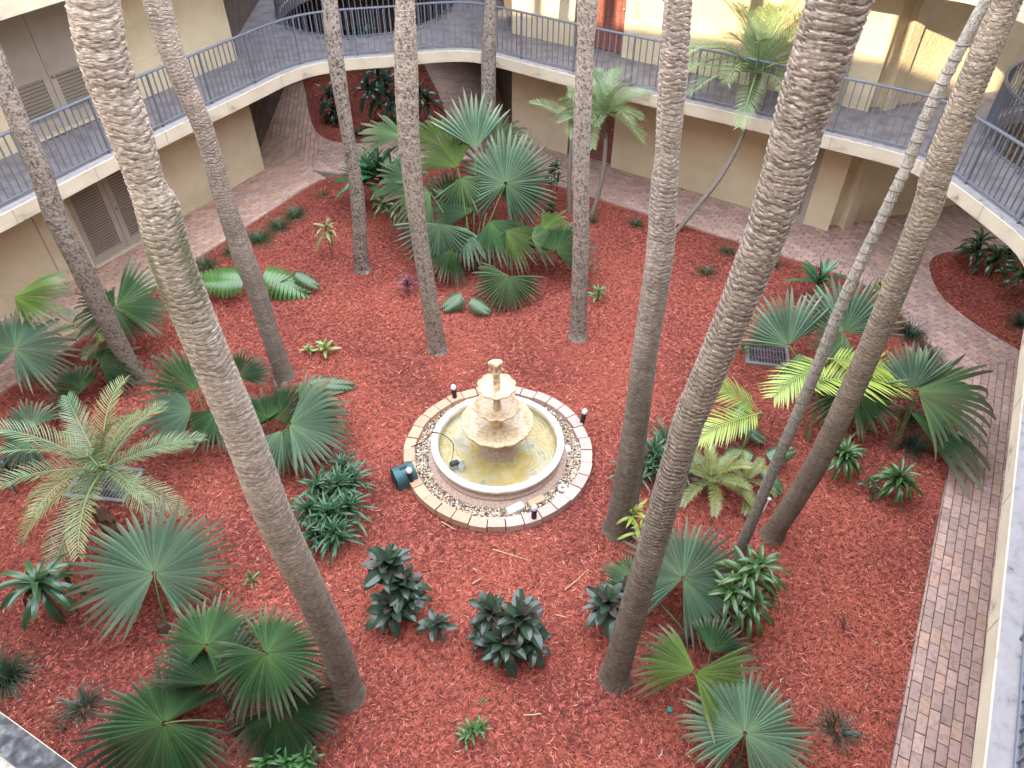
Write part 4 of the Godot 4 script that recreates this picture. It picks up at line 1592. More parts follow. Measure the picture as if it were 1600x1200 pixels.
	slim_palm("slim feather palm in front of the ground-floor red door", [Vector3(1.945, 0.000, -15.813), Vector3(2.078, 0.661, -15.796), Vector3(2.131, 1.283, -15.788), Vector3(2.125, 1.857, -15.789), Vector3(2.052, 2.372, -15.799)], far, 30, 1.2, 8)
	slim_palm("second slim palm stem beside the one at the red door, with few fronds", [Vector3(1.417, 0.000, -15.906), Vector3(1.370, 0.600, -15.910), Vector3(1.351, 1.223, -15.912), Vector3(1.364, 1.802, -15.911), Vector3(1.343, 2.178, -15.912)], far, 9, 1.0, 18)
	# the feather palm at the left and its lesser kin
	var near := [frond_mesh(51, 1.0, 36, .21, .0052, Color(.12, .185, .085), Color(.27, .29, .12)), frond_mesh(52, .75, 36, .22, .0052, Color(.10, .17, .09), Color(.24, .28, .12)), frond_mesh(53, 1.3, 34, .20, .0052, Color(.14, .185, .07), Color(.27, .25, .10))]
	var o := thing("feather_palm", "young feather palm with arching grey-green fronds beside the left drain grate", "palm", Vector3(-5.798, 0.000, -6.261), "young feather palms")
	stub(o, .85, .11, M.fibre)
	feather_crown(o, Vector3(-0.127, 0.950, -0.611), near, 22, 1.5, -.2, 1.4, 9)
	var yel := [frond_mesh(54, 1.2, 40, .24, .009, Color(.15, .18, .045), Color(.28, .24, .08)), frond_mesh(55, .9, 40, .24, .008, Color(.12, .17, .05), Color(.30, .30, .12))]
	o = thing("feather_palm", "small yellowish feather palm with a dark base behind the second big trunk on the right", "palm", Vector3(3.080, 0.000, -7.222), "young feather palms")
	stub(o, .22, .12, M.fibre)
	feather_crown(o, Vector3(0, .3, 0), yel, 11, .72, .15, 1.3, 19)
	o = thing("feather_palm", "small yellowish feather palm right of the other yellowish one, beside the thin ringed trunk", "palm", Vector3(3.650, 0.000, -7.286), "young feather palms")
	stub(o, .15, .08, M.fibre)
	feather_crown(o, Vector3(0, .22, 0), yel, 8, .6, .1, 1.2, 29)
	o = thing("feather_palm", "low feather palm behind the fan leaves at the left, near the brick walk", "palm", Vector3(-7.625, 0.000, -10.759), "young feather palms")
	feather_crown(o, Vector3(0, .35, 0), [near[1], yel[1]], 12, 1.05, .1, 1.2, 39)
	# bright yellow-green arching fronds
	var are := [frond_mesh(61, .5, 27, .46, .013, Color(.20, .28, .04), Color(.36, .37, .09), .25), frond_mesh(62, .3, 27, .46, .013, Color(.14, .24, .04), Color(.33, .36, .09), .25)]
	o = thing("golden_palm", "bright yellow-green palm with one frond hanging down beside the thickest trunk", "palm", Vector3(3.680, 0.000, -7.862), "yellow-green palms")
	add("frond", are[0], M.frond, o, aim(Vector3(-0.945, 0.040, 0.325), Vector3(0.345, 0.750, -0.394), 1.14))
	stalk(o, Vector3(0, .02, 0), Vector3(0.345, 0.750, -0.394), .05, .02, .009, M.petiole)
	add("frond", are[1], M.frond, o, aim(Vector3(-0.839, 0.472, -0.269), Vector3(0.336, 0.700, -0.518), 1.00))
	stalk(o, Vector3(0, .02, 0), Vector3(0.336, 0.700, -0.518), .05, .02, .009, M.petiole)
	o = thing("golden_palm", "bright yellow-green palm arching behind the two leaning trunks on the right", "palm", Vector3(4.995, 0.000, -8.318), "yellow-green palms")
	add("frond", are[0], M.frond, o, aim(Vector3(0.958, 0.275, 0.078), Vector3(-0.401, 1.000, -0.351), 1.61))
	stalk(o, Vector3(0, .02, 0), Vector3(-0.401, 1.000, -0.351), .05, .02, .009, M.petiole)
	add("frond", are[0], M.frond, o, aim(Vector3(-0.879, -0.059, 0.472), Vector3(0.154, 1.250, -0.620), 1.12))
	stalk(o, Vector3(0, .02, 0), Vector3(0.154, 1.250, -0.620), .05, .02, .009, M.petiole)
	add("frond", are[0], M.frond, o, aim(Vector3(0.989, -0.003, 0.148), Vector3(0.125, 1.300, -0.642), 1.32))
	stalk(o, Vector3(0, .02, 0), Vector3(0.125, 1.300, -0.642), .05, .02, .009, M.petiole)

func scar_rings(o: Node3D, pts: Array) -> void:
	var sm := catmull(pts, 240)
	var y := .12
	var k := 0
	rng.seed = 77
	while y < 7.2:
		while k < 238 and (sm[k + 1][0] as Vector3).y < y:
			k += 1
		var r: float = sm[k][1]
		var b := MB.new()
		b.revolve(PackedVector2Array([Vector2(r - .008, -.014), Vector2(r + .005, -.008), Vector2(r + .007, .002), Vector2(r - .008, .010)]), 20)
		add("leaf_scar", b.mesh(), M.scar if M.has("scar") else mat("scar", Color(.20, .175, .145), .9, fine_tex(), 8.0), o, Transform3D(Basis(Vector3.RIGHT, rng.randf_range(-.16, .16)) * Basis(Vector3.BACK, rng.randf_range(-.16, .16)), sm[k][0]))
		y += lerpf(.15, .10, y / 7.0) * rng.randf_range(.85, 1.15)
	var top: Vector3 = sm[239][0]
	var d: Vector3 = (top - (sm[225][0] as Vector3)).normalized()
	var b := MB.new()
	top += d * .24
	b.tube(PackedVector3Array([top, top + d * .2, top + d * .8, top + d * 1.5]), PackedFloat32Array([.064, .085, .08, .05]), 18)
	add("green_shaft", b.mesh(), mat("shaft", Color(.12, .19, .09), .4), o)

func slim_palm(label: String, pts: Array, fr: Array, n: int, size: float, sd: int) -> void:
	var base: Vector3 = pts[0]
	var o := thing("slim_palm", label, "palm", base, "slim feather palms")
	var path := PackedVector3Array()
	var rr := PackedFloat32Array()
	var loc := []
	for p: Vector3 in pts:
		loc.append([p - base, .05])
	var sm := catmull(loc, 40)
	for i in 40:
		path.append(sm[i][0])
		rr.append(lerpf(.055, .04, i / 39.0) + .004 * (i % 2))
	var b := MB.new()
	b.tube(path, rr, 12)
	add("trunk", b.mesh(), M.slim if M.has("slim") else mat("slim", Color(.26, .23, .19), .9, fine_tex(), 6.0), o)
	var top: Vector3 = sm[39][0]
	if n > 12:
		var f := MB.new()
		rng.seed = sd
		for i in 60:
			var an := i * 2.4
			var d := Vector3(cos(an), 0, sin(an))
			var y := -.32 + .5 * i / 60.0
			f.bevel_box(Transform3D(Basis(d.cross(Vector3.UP), Vector3.UP, -d).rotated(d.cross(Vector3.UP), .35), top + d * lerpf(.05, .11, (y + .32) * 1.8) + Vector3(0, y, 0)), Vector3(.05, .14, .02), .006)
		add("fibre_collar", f.mesh(), M.fibre, o)
	feather_crown(o, top + Vector3(0, .18, 0), fr, n, size, .0, 1.4, sd)

func fan_palm(label: String, base: Vector3, leaves: Array, sd: int, stub_h := .25) -> void:
	var o := thing("fan_palm", label, "palm", base, "fan palms")
	stub(o, stub_h, .09, M.fibre)
	for i in leaves.size():
		var l: Array = leaves[i]
		fan_leaf(o, l[0], l[1], l[2], l[3], l[4], l[5], sd * 100 + i, l[6])

func build_plants() -> void:
	fan_palm("fan palm at the lower left with one big round blue-green leaf below the feather palm", Vector3(-4.649, 0.000, -4.884), [[Vector3(-4.687, 0.750, -5.280), Vector3(-0.266, 0.317, -0.911), Vector3(0.230, 0.938, 0.259), 1.16, 318, 1, 0.16]], 1, 0.15)
	fan_palm("large fan palm in the lower left corner with several overlapping round leaves", Vector3(-3.312, 0.000, -3.592), [[Vector3(-3.406, 0.850, -3.766), Vector3(-0.192, 0.117, -0.974), Vector3(0.091, 0.991, 0.101), 0.80, 190, 2, 0.15],
		[Vector3(-3.564, 1.050, -4.129), Vector3(0.035, 0.222, -0.974), Vector3(0.194, 0.955, 0.224), 0.78, 300, 0, 0.20],
		[Vector3(-2.674, 0.600, -3.574), Vector3(0.956, -0.152, 0.249), Vector3(0.116, 0.981, 0.155), 0.84, 310, 2, 0.20],
		[Vector3(-3.876, 0.750, -3.362), Vector3(-0.934, 0.140, 0.330), Vector3(0.207, 0.962, 0.180), 1.07, 325, 0, 0.18],
		[Vector3(-2.802, 1.150, -3.977), Vector3(0.827, -0.253, 0.503), Vector3(0.158, 0.962, 0.224), 0.82, 325, 0, 0.20],
		[Vector3(-3.433, 0.800, -4.162), Vector3(0.888, -0.050, -0.457), Vector3(0.146, 0.973, 0.177), 0.53, 150, 1, 0.20]], 2, 0.35)
	fan_palm("fan palm with a fan of dark leaves right of the big left trunk", Vector3(-3.899, 0.000, -7.683), [[Vector3(-3.687, 0.850, -8.013), Vector3(0.122, 0.275, -0.954), Vector3(0.134, 0.948, 0.290), 1.00, 220, 2, 0.20],
		[Vector3(-3.450, 0.950, -7.817), Vector3(0.987, -0.160, -0.029), Vector3(0.160, 0.918, 0.363), 1.11, 150, 1, 0.25],
		[Vector3(-3.603, 0.800, -7.824), Vector3(0.275, -0.670, 0.689), Vector3(0.281, 0.742, 0.609), 0.97, 170, 1, 0.25],
		[Vector3(-3.835, 0.900, -7.964), Vector3(-0.608, 0.232, -0.759), Vector3(0.103, 0.971, 0.214), 0.81, 160, 2, 0.20],
		[Vector3(-3.376, 0.800, -8.162), Vector3(0.786, 0.089, -0.612), Vector3(0.122, 0.948, 0.294), 0.87, 130, 0, 0.25]], 3, 0.3)
	fan_palm("fan palm half hidden behind the big left trunk, one narrow leaf pointing up left", Vector3(-5.027, 0.000, -8.318), [[Vector3(-5.110, 0.950, -8.540), Vector3(-0.670, 0.416, -0.615), Vector3(0.221, 0.902, 0.370), 1.21, 90, 0, 0.12],
		[Vector3(-5.184, 0.750, -8.329), Vector3(-0.957, 0.097, 0.274), Vector3(0.178, 0.942, 0.285), 0.93, 150, 1, 0.20],
		[Vector3(-4.624, 0.800, -9.046), Vector3(0.487, 0.196, -0.851), Vector3(0.156, 0.939, 0.306), 0.65, 170, 2, 0.20],
		[Vector3(-4.740, 0.800, -8.278), Vector3(-0.277, -0.300, 0.913), Vector3(0.207, 0.909, 0.362), 0.79, 140, 0, 0.20]], 4, 0.25)
	fan_palm("fan palm at the left edge, leaves reaching over the brick walk", Vector3(-7.725, 0.000, -8.959), [[Vector3(-8.338, 1.200, -9.324), Vector3(0.122, 0.341, -0.932), Vector3(0.323, 0.874, 0.362), 1.00, 320, 1, 0.15],
		[Vector3(-8.649, 1.600, -10.265), Vector3(0.990, -0.132, 0.049), Vector3(0.124, 0.981, 0.147), 1.00, 110, 3, 0.20],
		[Vector3(-7.718, 0.600, -8.071), Vector3(-0.524, 0.443, -0.727), Vector3(0.309, 0.895, 0.323), 0.66, 150, 1, 0.15],
		[Vector3(-7.628, 0.600, -7.764), Vector3(-0.565, -0.093, 0.820), Vector3(0.309, 0.897, 0.315), 0.56, 180, 1, 0.20],
		[Vector3(-7.229, 0.700, -9.573), Vector3(0.752, 0.029, -0.659), Vector3(0.223, 0.929, 0.295), 0.72, 200, 2, 0.20],
		[Vector3(-7.361, 0.500, -9.049), Vector3(-0.855, 0.403, -0.325), Vector3(0.286, 0.891, 0.352), 0.78, 160, 2, 0.20]], 5, 0.3)
	fan_palm("fan palm with one divided leaf in front of the far left trunk", Vector3(-7.803, 0.000, -9.928), [[Vector3(-7.169, 1.150, -10.594), Vector3(0.870, -0.045, -0.491), Vector3(0.274, 0.873, 0.404), 1.11, 130, 0, 0.20],
		[Vector3(-7.177, 1.150, -10.555), Vector3(-0.933, 0.343, -0.109), Vector3(0.274, 0.873, 0.403), 0.84, 120, 0, 0.20],
		[Vector3(-7.172, 1.100, -10.584), Vector3(-0.074, -0.714, 0.696), Vector3(0.449, 0.599, 0.663), 0.81, 110, 4, 0.20]], 6, 0.2)
	fan_palm("big cluster of fan palms behind the fountain, around the thin trunk", Vector3(-0.819, 0.000, -13.395), [[Vector3(-1.425, 1.900, -15.366), Vector3(-0.395, 0.511, -0.764), Vector3(0.050, 0.842, 0.537), 1.46, 120, 3, 0.20],
		[Vector3(-0.768, 2.200, -14.811), Vector3(-0.167, 0.899, -0.404), Vector3(0.047, 0.417, 0.908), 1.30, 110, 1, 0.15],
		[Vector3(-0.399, 2.000, -15.474), Vector3(0.827, 0.295, -0.479), Vector3(0.014, 0.840, 0.542), 1.07, 120, 4, 0.20],
		[Vector3(-2.471, 1.900, -16.067), Vector3(-0.940, 0.246, -0.235), Vector3(0.083, 0.837, 0.541), 1.15, 80, 4, 0.12],
		[Vector3(-1.165, 1.900, -14.527), Vector3(-0.593, 0.447, -0.670), Vector3(0.042, 0.848, 0.528), 1.17, 130, 3, 0.25],
		[Vector3(-1.087, 1.800, -14.257), Vector3(0.336, -0.851, 0.404), Vector3(0.068, 0.450, 0.891), 0.98, 150, 4, 0.25],
		[Vector3(-1.480, 1.300, -13.217), Vector3(-0.156, -0.823, 0.547), Vector3(0.094, 0.539, 0.837), 1.22, 170, 1, 0.20],
		[Vector3(-1.759, 1.500, -14.206), Vector3(-0.909, -0.162, 0.383), Vector3(0.064, 0.856, 0.514), 1.09, 150, 4, 0.25],
		[Vector3(-0.412, 1.600, -14.301), Vector3(0.948, 0.121, -0.295), Vector3(0.012, 0.911, 0.413), 1.09, 140, 0, 0.25],
		[Vector3(-0.135, 1.750, -14.096), Vector3(0.264, 0.812, -0.521), Vector3(0.008, 0.539, 0.843), 1.40, 320, 1, 0.17],
		[Vector3(0.898, 0.900, -12.828), Vector3(0.599, 0.404, -0.691), Vector3(-0.034, 0.875, 0.482), 1.10, 200, 2, 0.20],
		[Vector3(-0.064, 0.750, -12.120), Vector3(-0.259, -0.748, 0.611), Vector3(0.004, 0.632, 0.775), 0.95, 220, 4, 0.25],
		[Vector3(-0.134, 1.100, -13.300), Vector3(0.832, -0.278, 0.480), Vector3(0.005, 0.869, 0.495), 0.98, 110, 3, 0.25],
		[Vector3(0.401, 1.000, -13.162), Vector3(0.986, 0.094, -0.137), Vector3(-0.015, 0.872, 0.490), 0.76, 140, 4, 0.25],
		[Vector3(-1.273, 0.800, -13.035), Vector3(-0.655, -0.338, 0.676), Vector3(0.047, 0.875, 0.482), 0.77, 160, 2, 0.20],
		[Vector3(-2.132, 1.400, -14.837), Vector3(-0.942, 0.231, -0.244), Vector3(0.074, 0.852, 0.518), 1.06, 110, 0, 0.25],
		[Vector3(-0.824, 1.200, -13.921), Vector3(-0.885, 0.206, -0.418), Vector3(0.024, 0.916, 0.401), 1.23, 120, 2, 0.20],
		[Vector3(-0.475, 1.150, -13.606), Vector3(0.521, -0.435, 0.735), Vector3(0.017, 0.866, 0.500), 1.13, 140, 0, 0.25],
		[Vector3(-1.023, 1.000, -13.599), Vector3(-0.347, -0.454, 0.821), Vector3(0.037, 0.868, 0.496), 1.07, 150, 1, 0.25],
		[Vector3(-1.322, 1.200, -14.198), Vector3(-0.105, 0.510, -0.854), Vector3(0.047, 0.860, 0.508), 1.17, 110, 2, 0.20],
		[Vector3(0.610, 1.000, -13.469), Vector3(0.833, 0.290, -0.472), Vector3(-0.022, 0.869, 0.494), 0.92, 110, 3, 0.30]], 7, 0.45)
	fan_palm("fan palm among the leaning trunks at the right, with blue-green upright leaves", Vector3(5.466, 0.000, -8.848), [[Vector3(4.815, 0.950, -9.710), Vector3(-0.287, 0.663, -0.692), Vector3(-0.357, 0.596, 0.719), 1.12, 150, 1, 0.14],
		[Vector3(4.964, 0.900, -9.562), Vector3(0.140, -0.661, 0.737), Vector3(-0.344, 0.665, 0.663), 0.85, 110, 4, 0.20],
		[Vector3(5.747, 1.150, -9.816), Vector3(0.191, 0.818, -0.542), Vector3(-0.416, 0.568, 0.710), 1.15, 170, 1, 0.14],
		[Vector3(5.798, 1.100, -9.790), Vector3(-0.825, -0.400, 0.399), Vector3(-0.236, 0.886, 0.399), 0.75, 140, 4, 0.20],
		[Vector3(5.603, 0.950, -8.616), Vector3(-0.062, -0.690, 0.721), Vector3(-0.400, 0.679, 0.616), 1.00, 210, 0, 0.25]], 8, 0.35)
	fan_palm("fan palm at the right with long leaves hanging over the brick walk", Vector3(6.376, 0.000, -8.173), [[Vector3(6.400, 1.150, -8.328), Vector3(0.944, 0.319, -0.078), Vector3(-0.273, 0.894, 0.355), 1.40, 140, 4, 0.28],
		[Vector3(6.354, 1.150, -8.387), Vector3(0.030, 0.741, -0.671), Vector3(-0.484, 0.598, 0.639), 0.85, 120, 1, 0.15],
		[Vector3(6.457, 1.100, -8.322), Vector3(0.384, -0.235, 0.893), Vector3(-0.274, 0.894, 0.353), 1.13, 40, 4, 0.30],
		[Vector3(6.350, 0.850, -8.228), Vector3(0.618, -0.116, 0.778), Vector3(-0.267, 0.899, 0.346), 1.61, 34, 2, 0.15],
		[Vector3(6.201, 1.100, -8.470), Vector3(-0.909, -0.105, -0.404), Vector3(-0.264, 0.895, 0.360), 0.74, 120, 0, 0.20]], 9, 0.3)
	fan_palm("fan palm right of the fountain walk with one big round leaf behind the thickest trunk", Vector3(2.292, 0.000, -4.747), [[Vector3(2.214, 0.800, -5.182), Vector3(0.440, 0.296, -0.848), Vector3(-0.116, 0.955, 0.273), 1.06, 318, 1, 0.17],
		[Vector3(1.588, 0.500, -5.352), Vector3(-0.889, 0.055, -0.455), Vector3(-0.081, 0.958, 0.275), 0.50, 150, 4, 0.20]], 10, 0.15)
	fan_palm("yellow-green fan palm at the lower right with a leaf of two long wings", Vector3(2.300, 0.000, -3.806), [[Vector3(2.154, 0.750, -3.966), Vector3(-0.879, 0.000, -0.477), Vector3(-0.106, 0.975, 0.196), 0.85, 100, 3, 0.20],
		[Vector3(2.151, 0.750, -3.950), Vector3(0.848, -0.015, 0.529), Vector3(-0.118, 0.969, 0.217), 0.89, 110, 3, 0.25],
		[Vector3(2.422, 0.600, -4.264), Vector3(0.546, 0.208, -0.812), Vector3(-0.103, 0.978, 0.181), 0.66, 110, 2, 0.15]], 11, 0.3)
	fan_palm("fan palm at the bottom edge right of centre, one blue-green round leaf", Vector3(2.609, 0.000, -3.158), [[Vector3(2.603, 0.650, -3.291), Vector3(0.397, 0.224, -0.890), Vector3(-0.143, 0.973, 0.181), 0.91, 318, 1, 0.20]], 12, 0.15)
	var ti := leaf_set(200, 6, .40, .155, .55, .35, .62, .02, Color(.026, .047, .026), Color(.028, .036, .026))
	ti.append_array(leaf_set(210, 2, .38, .14, .5, .35, .62, .02, Color(.055, .035, .035), Color(.05, .05, .035)))
	var ti_red := leaf_set(220, 5, .34, .07, .5, .35, .6, .02, Color(.10, .03, .05), Color(.06, .03, .05))
	var corn := leaf_set(230, 7, .64, .085, 1.5, .3, .6, .06, Color(.026, .072, .024), Color(.07, .11, .03))
	var corn_dark := leaf_set(240, 7, .68, .10, 1.7, .3, .6, .06, Color(.022, .060, .030), Color(.05, .085, .03))
	var corn_pale := leaf_set(250, 5, .5, .07, 1.1, .3, .6, .05, Color(.07, .14, .045), Color(.26, .27, .09))
	var broad := leaf_set(260, 6, .8, .13, .8, .3, .6, .03, Color(.04, .125, .05), Color(.045, .12, .05))
	var strap := leaf_set(270, 6, .58, .052, .9, .35, .62, .03, Color(.022, .062, .030), Color(.035, .085, .035))
	var small := leaf_set(280, 5, .26, .045, .9, .35, .62, .03, Color(.04, .12, .04), Color(.08, .17, .05))
	var pale_small := leaf_set(290, 5, .28, .075, .8, .3, .6, .03, Color(.11, .20, .05), Color(.26, .30, .10))
	var croton := leaf_set(300, 6, .38, .055, .9, .3, .6, .10, Color(.20, .26, .05), Color(.28, .30, .06))
	var shade := leaf_set(310, 6, .6, .12, 1.0, .3, .6, .03, Color(.02, .06, .04), Color(.025, .065, .04))
	var oval := leaf_set(320, 6, .30, .11, .6, .3, .65, .02, Color(.03, .085, .04), Color(.04, .10, .045))
	shrub("shrub", "tall dark burgundy-green shrub in front of the fountain, left one, with two leaf heads", "shrub", ti, [[Vector3(-1.457, 0.550, -5.224), 1.05, 1.00], [Vector3(-1.640, 0.750, -5.387), 1.10, 1.00], [Vector3(-1.589, 0.350, -5.012), 1.00, 1.00], [Vector3(-1.359, 0.400, -5.124), 0.80, 1.00]], 26, -0.45, 1.25, M.leaf, "dark-leaved shrubs in front of the fountain", 0.014)
	shrub("shrub", "smallest dark shrub, at the right foot of the left one", "shrub", ti, [[Vector3(-0.983, 0.300, -4.784), 0.80, 1.00]], 13, -0.30, 1.20, M.leaf, "dark-leaved shrubs in front of the fountain", 0.014)
	shrub("shrub", "widest dark shrub in front of the fountain, at the middle of the picture", "shrub", ti, [[Vector3(0.121, 0.600, -4.689), 1.15, 1.00], [Vector3(-0.262, 0.550, -4.806), 1.00, 1.00], [Vector3(-0.121, 0.400, -4.493), 1.05, 1.00], [Vector3(0.244, 0.350, -4.519), 0.90, 1.00], [Vector3(-0.329, 0.300, -4.632), 0.80, 1.00]], 26, -0.45, 1.20, M.leaf, "dark-leaved shrubs in front of the fountain", 0.014)
	shrub("shrub", "dark shrub touching the left side of the thickest trunk", "shrub", ti, [[Vector3(1.250, 0.500, -4.971), 1.05, 1.00], [Vector3(1.523, 0.400, -5.219), 0.90, 1.00]], 26, -0.40, 1.20, M.leaf, "dark-leaved shrubs in front of the fountain", 0.014)
	shrub("red_plant", "small spiky reddish-purple plant at the foot of the trunk behind the fountain", "plant", ti_red, [[Vector3(-2.189, 0.220, -12.544), 0.90, 1.00]], 16, 0.10, 1.30, M.leaf, "", 0.014)
	shrub("corn_plant", "tall leafy plant with drooping dark green straps beside the thin ringed trunk's foot", "plant", corn, [[Vector3(3.040, 0.750, -5.194), 1.00, 1.00], [Vector3(3.204, 0.850, -5.274), 0.85, 1.00], [Vector3(2.831, 0.600, -5.051), 0.90, 1.00], [Vector3(3.084, 0.500, -4.971), 0.90, 1.00]], 26, -0.50, 1.20, M.leaf, "strap-leaved plants", 0.014)
	shrub("corn_plant", "drooping dark plant with broad straps at the left edge", "plant", corn_dark, [[Vector3(-6.065, 0.800, -5.069), 1.10, 1.00]], 26, -0.75, 0.90, M.leaf, "strap-leaved plants", 0.020)
	shrub("corn_plant", "young stake plant with a few yellow-edged hanging leaves, left of the far thin trunk", "plant", corn_pale, [[Vector3(-4.055, 0.750, -13.890), 0.95, 1.00]], 17, -0.90, 1.20, M.leaf, "strap-leaved plants", 0.014)
	shrub("corn_plant", "big-leaved upright green plant left of the far fan palms", "plant", broad, [[Vector3(-3.194, 0.900, -16.137), 1.50, 1.00], [Vector3(-3.569, 0.700, -16.203), 1.40, 1.00], [Vector3(-2.898, 0.700, -16.040), 1.40, 1.00]], 18, 0.10, 1.35, M.leaf, "strap-leaved plants", 0.014)
	shrub("corn_plant", "leafy stake plant with two stems below the far fan palms, behind the pale trunk", "plant", corn, [[Vector3(-2.481, 0.950, -14.367), 0.90, 1.00], [Vector3(-2.153, 0.800, -14.212), 0.85, 1.00], [Vector3(-2.918, 0.800, -14.867), 0.80, 1.00]], 17, -0.50, 1.20, M.leaf, "strap-leaved plants", 0.014)
	shrub("rosette_plant", "wide green rosette plant near the walk, behind the leaning trunks at the right", "plant", broad, [[Vector3(6.251, 0.450, -12.261), 1.00, 1.00]], 20, 0.05, 1.30, M.leaf, "rosette plants", 0.014)
	shrub("rosette_plant", "round green rosette plant near the right brick walk", "plant", corn, [[Vector3(5.906, 0.400, -7.150), 0.80, 1.00]], 38, -0.50, 1.20, M.leaf, "rosette plants", 0.014)
	shrub("rosette_plant", "dark rosette plant right of the rightmost trunk's foot", "plant", corn, [[Vector3(5.205, 0.450, -7.561), 0.80, 1.00]], 38, -0.40, 1.20, M.leaf, "rosette plants", 0.014)
	shrub("rosette_plant", "little dark plant touching the round rosette by the walk", "plant", corn_dark, [[Vector3(5.595, 0.200, -7.188), 0.50, 1.00]], 9, -0.40, 1.00, M.leaf, "rosette plants", 0.014)
	shrub("strap_mound", "large dark mound of glossy strap leaves left of the fountain", "plant", strap, [[Vector3(-2.912, 0.350, -6.941), 1.00, 1.00], [Vector3(-2.631, 0.350, -7.003), 1.00, 1.00], [Vector3(-2.989, 0.300, -6.560), 1.00, 1.00], [Vector3(-2.678, 0.350, -6.464), 1.00, 1.00], [Vector3(-2.429, 0.300, -6.619), 1.00, 1.00], [Vector3(-2.841, 0.220, -6.219), 0.90, 1.00], [Vector3(-2.553, 0.250, -6.197), 0.95, 1.00], [Vector3(-2.471, 0.300, -7.169), 0.90, 1.00], [Vector3(-2.664, 0.300, -7.427), 0.90, 1.00]], 34, 0.10, 1.35, M.leaf, "mounds of strap leaves", 0.014)
	shrub("strap_mound", "dark mound of strap leaves behind the trunk right of the fountain", "plant", strap, [[Vector3(2.237, 0.350, -7.650), 1.00, 1.00], [Vector3(2.486, 0.300, -7.901), 1.00, 1.00], [Vector3(2.376, 0.250, -7.470), 1.00, 1.00], [Vector3(2.656, 0.250, -7.339), 0.90, 1.00], [Vector3(1.971, 0.250, -7.470), 0.85, 1.00]], 34, 0.10, 1.35, M.leaf, "mounds of strap leaves", 0.014)
	shrub("small_rosette", "small bright green rosette alone in the mulch at the bottom centre", "plant", small, [[Vector3(-0.474, 0.100, -3.537), 0.85, 1.00], [Vector3(-0.368, 0.100, -3.567), 0.70, 1.00], [Vector3(-0.548, 0.080, -3.471), 0.60, 1.00]], 13, 0.15, 1.30, M.leaf, "small green rosettes", 0.014)
	shrub("small_rosette", "tiny green sprout in the mulch between the widest dark shrub and the bottom rosette", "plant", small, [[Vector3(-0.357, 0.030, -3.919), 0.35, 1.00]], 7, 0.15, 1.00, M.leaf, "small green rosettes", 0.014)
	shrub("small_rosette", "small green rosette beside the big left trunk, near the round blue-green fan", "plant", small, [[Vector3(-3.674, 0.080, -5.616), 0.65, 1.00]], 12, 0.15, 1.30, M.leaf, "small green rosettes", 0.014)
	shrub("pale_plant", "pale yellow-green leafy plant left of the fountain, in open mulch", "plant", pale_small, [[Vector3(-3.556, 0.160, -10.567), 1.00, 1.00], [Vector3(-3.891, 0.100, -10.601), 0.60, 1.00]], 14, 0.10, 1.25, M.leaf, "", 0.014)
	shrub("small_rosette", "small yellow-green plant at the left of the right drain grate", "plant", small, [[Vector3(4.389, 0.150, -10.579), 1.00, 1.00]], 14, 0.10, 1.30, M.leaf, "small green rosettes", 0.014)
	shrub("croton_plant", "yellow-green plant with wavy leaves between the two trunks right of the fountain", "plant", croton, [[Vector3(1.730, 0.650, -6.296), 1.00, 1.00], [Vector3(1.817, 0.500, -6.129), 0.90, 1.00], [Vector3(1.736, 0.500, -6.583), 0.80, 1.00]], 12, -0.30, 1.20, M.leaf, "", 0.014)
	shrub("croton_plant", "low yellow-and-green plant peeking out right of the rightmost trunk, by the walk", "plant", croton, [[Vector3(7.718, 0.400, -11.777), 0.80, 1.00], [Vector3(7.537, 0.400, -12.219), 0.70, 1.00]], 12, -0.30, 1.20, M.leaf, "", 0.014)
	shrub("stemmed_plant", "slender two-stemmed plant with small oval leaves right of the far fan palms", "plant", oval, [[Vector3(0.965, 0.850, -16.403), 1.00, 1.00], [Vector3(1.122, 0.700, -16.302), 0.90, 1.00], [Vector3(0.854, 0.700, -16.203), 0.90, 1.00], [Vector3(1.057, 0.950, -16.470), 0.80, 1.00]], 11, -0.30, 1.20, M.leaf, "", 0.014)
	shrub("stemmed_plant", "low leafy plant under the two-stemmed one by the far walk", "plant", oval, [[Vector3(0.944, 0.120, -16.005), 0.80, 1.00]], 12, 0.10, 1.20, M.leaf, "", 0.014)
	shrub("small_rosette", "low spreading plant right of the pale trunk with the bent top", "plant", small, [[Vector3(1.791, 0.200, -12.275), 1.10, 1.00]], 16, 0.10, 1.20, M.leaf, "small green rosettes", 0.014)
	shrub("small_rosette", "bright green plant at the bottom edge left of centre", "plant", small, [[Vector3(-2.783, 0.200, -3.142), 1.20, 1.00], [Vector3(-2.553, 0.220, -3.115), 1.20, 1.00], [Vector3(-2.347, 0.200, -3.156), 1.10, 1.00]], 18, 0.10, 1.30, M.leaf, "small green rosettes", 0.014)
	shrub("rosette_plant", "dark spindly plant in the mulch under the right fan palm", "plant", corn_pale, [[Vector3(5.919, 0.200, -8.426), 0.60, 1.00]], 10, 0.00, 1.20, M.leaf, "rosette plants", 0.014)
	shrub("shade_plant", "low plant at the left edge of the bed beside the feather palm", "plant", shade, [[Vector3(-7.891, 0.300, -7.427), 0.70, 1.00]], 12, -0.20, 1.20, M.leaf, "shade plants", 0.014)
	shrub("shade_plant", "broad-leaved plant at the left of the shaded far bed", "plant", shade, [[Vector3(-5.430, 0.700, -21.638), 1.10, 1.00], [Vector3(-5.245, 0.490, -21.687), 1.10, 1.00]], 15, -0.50, 1.20, M.leaf, "shade plants", 0.014)
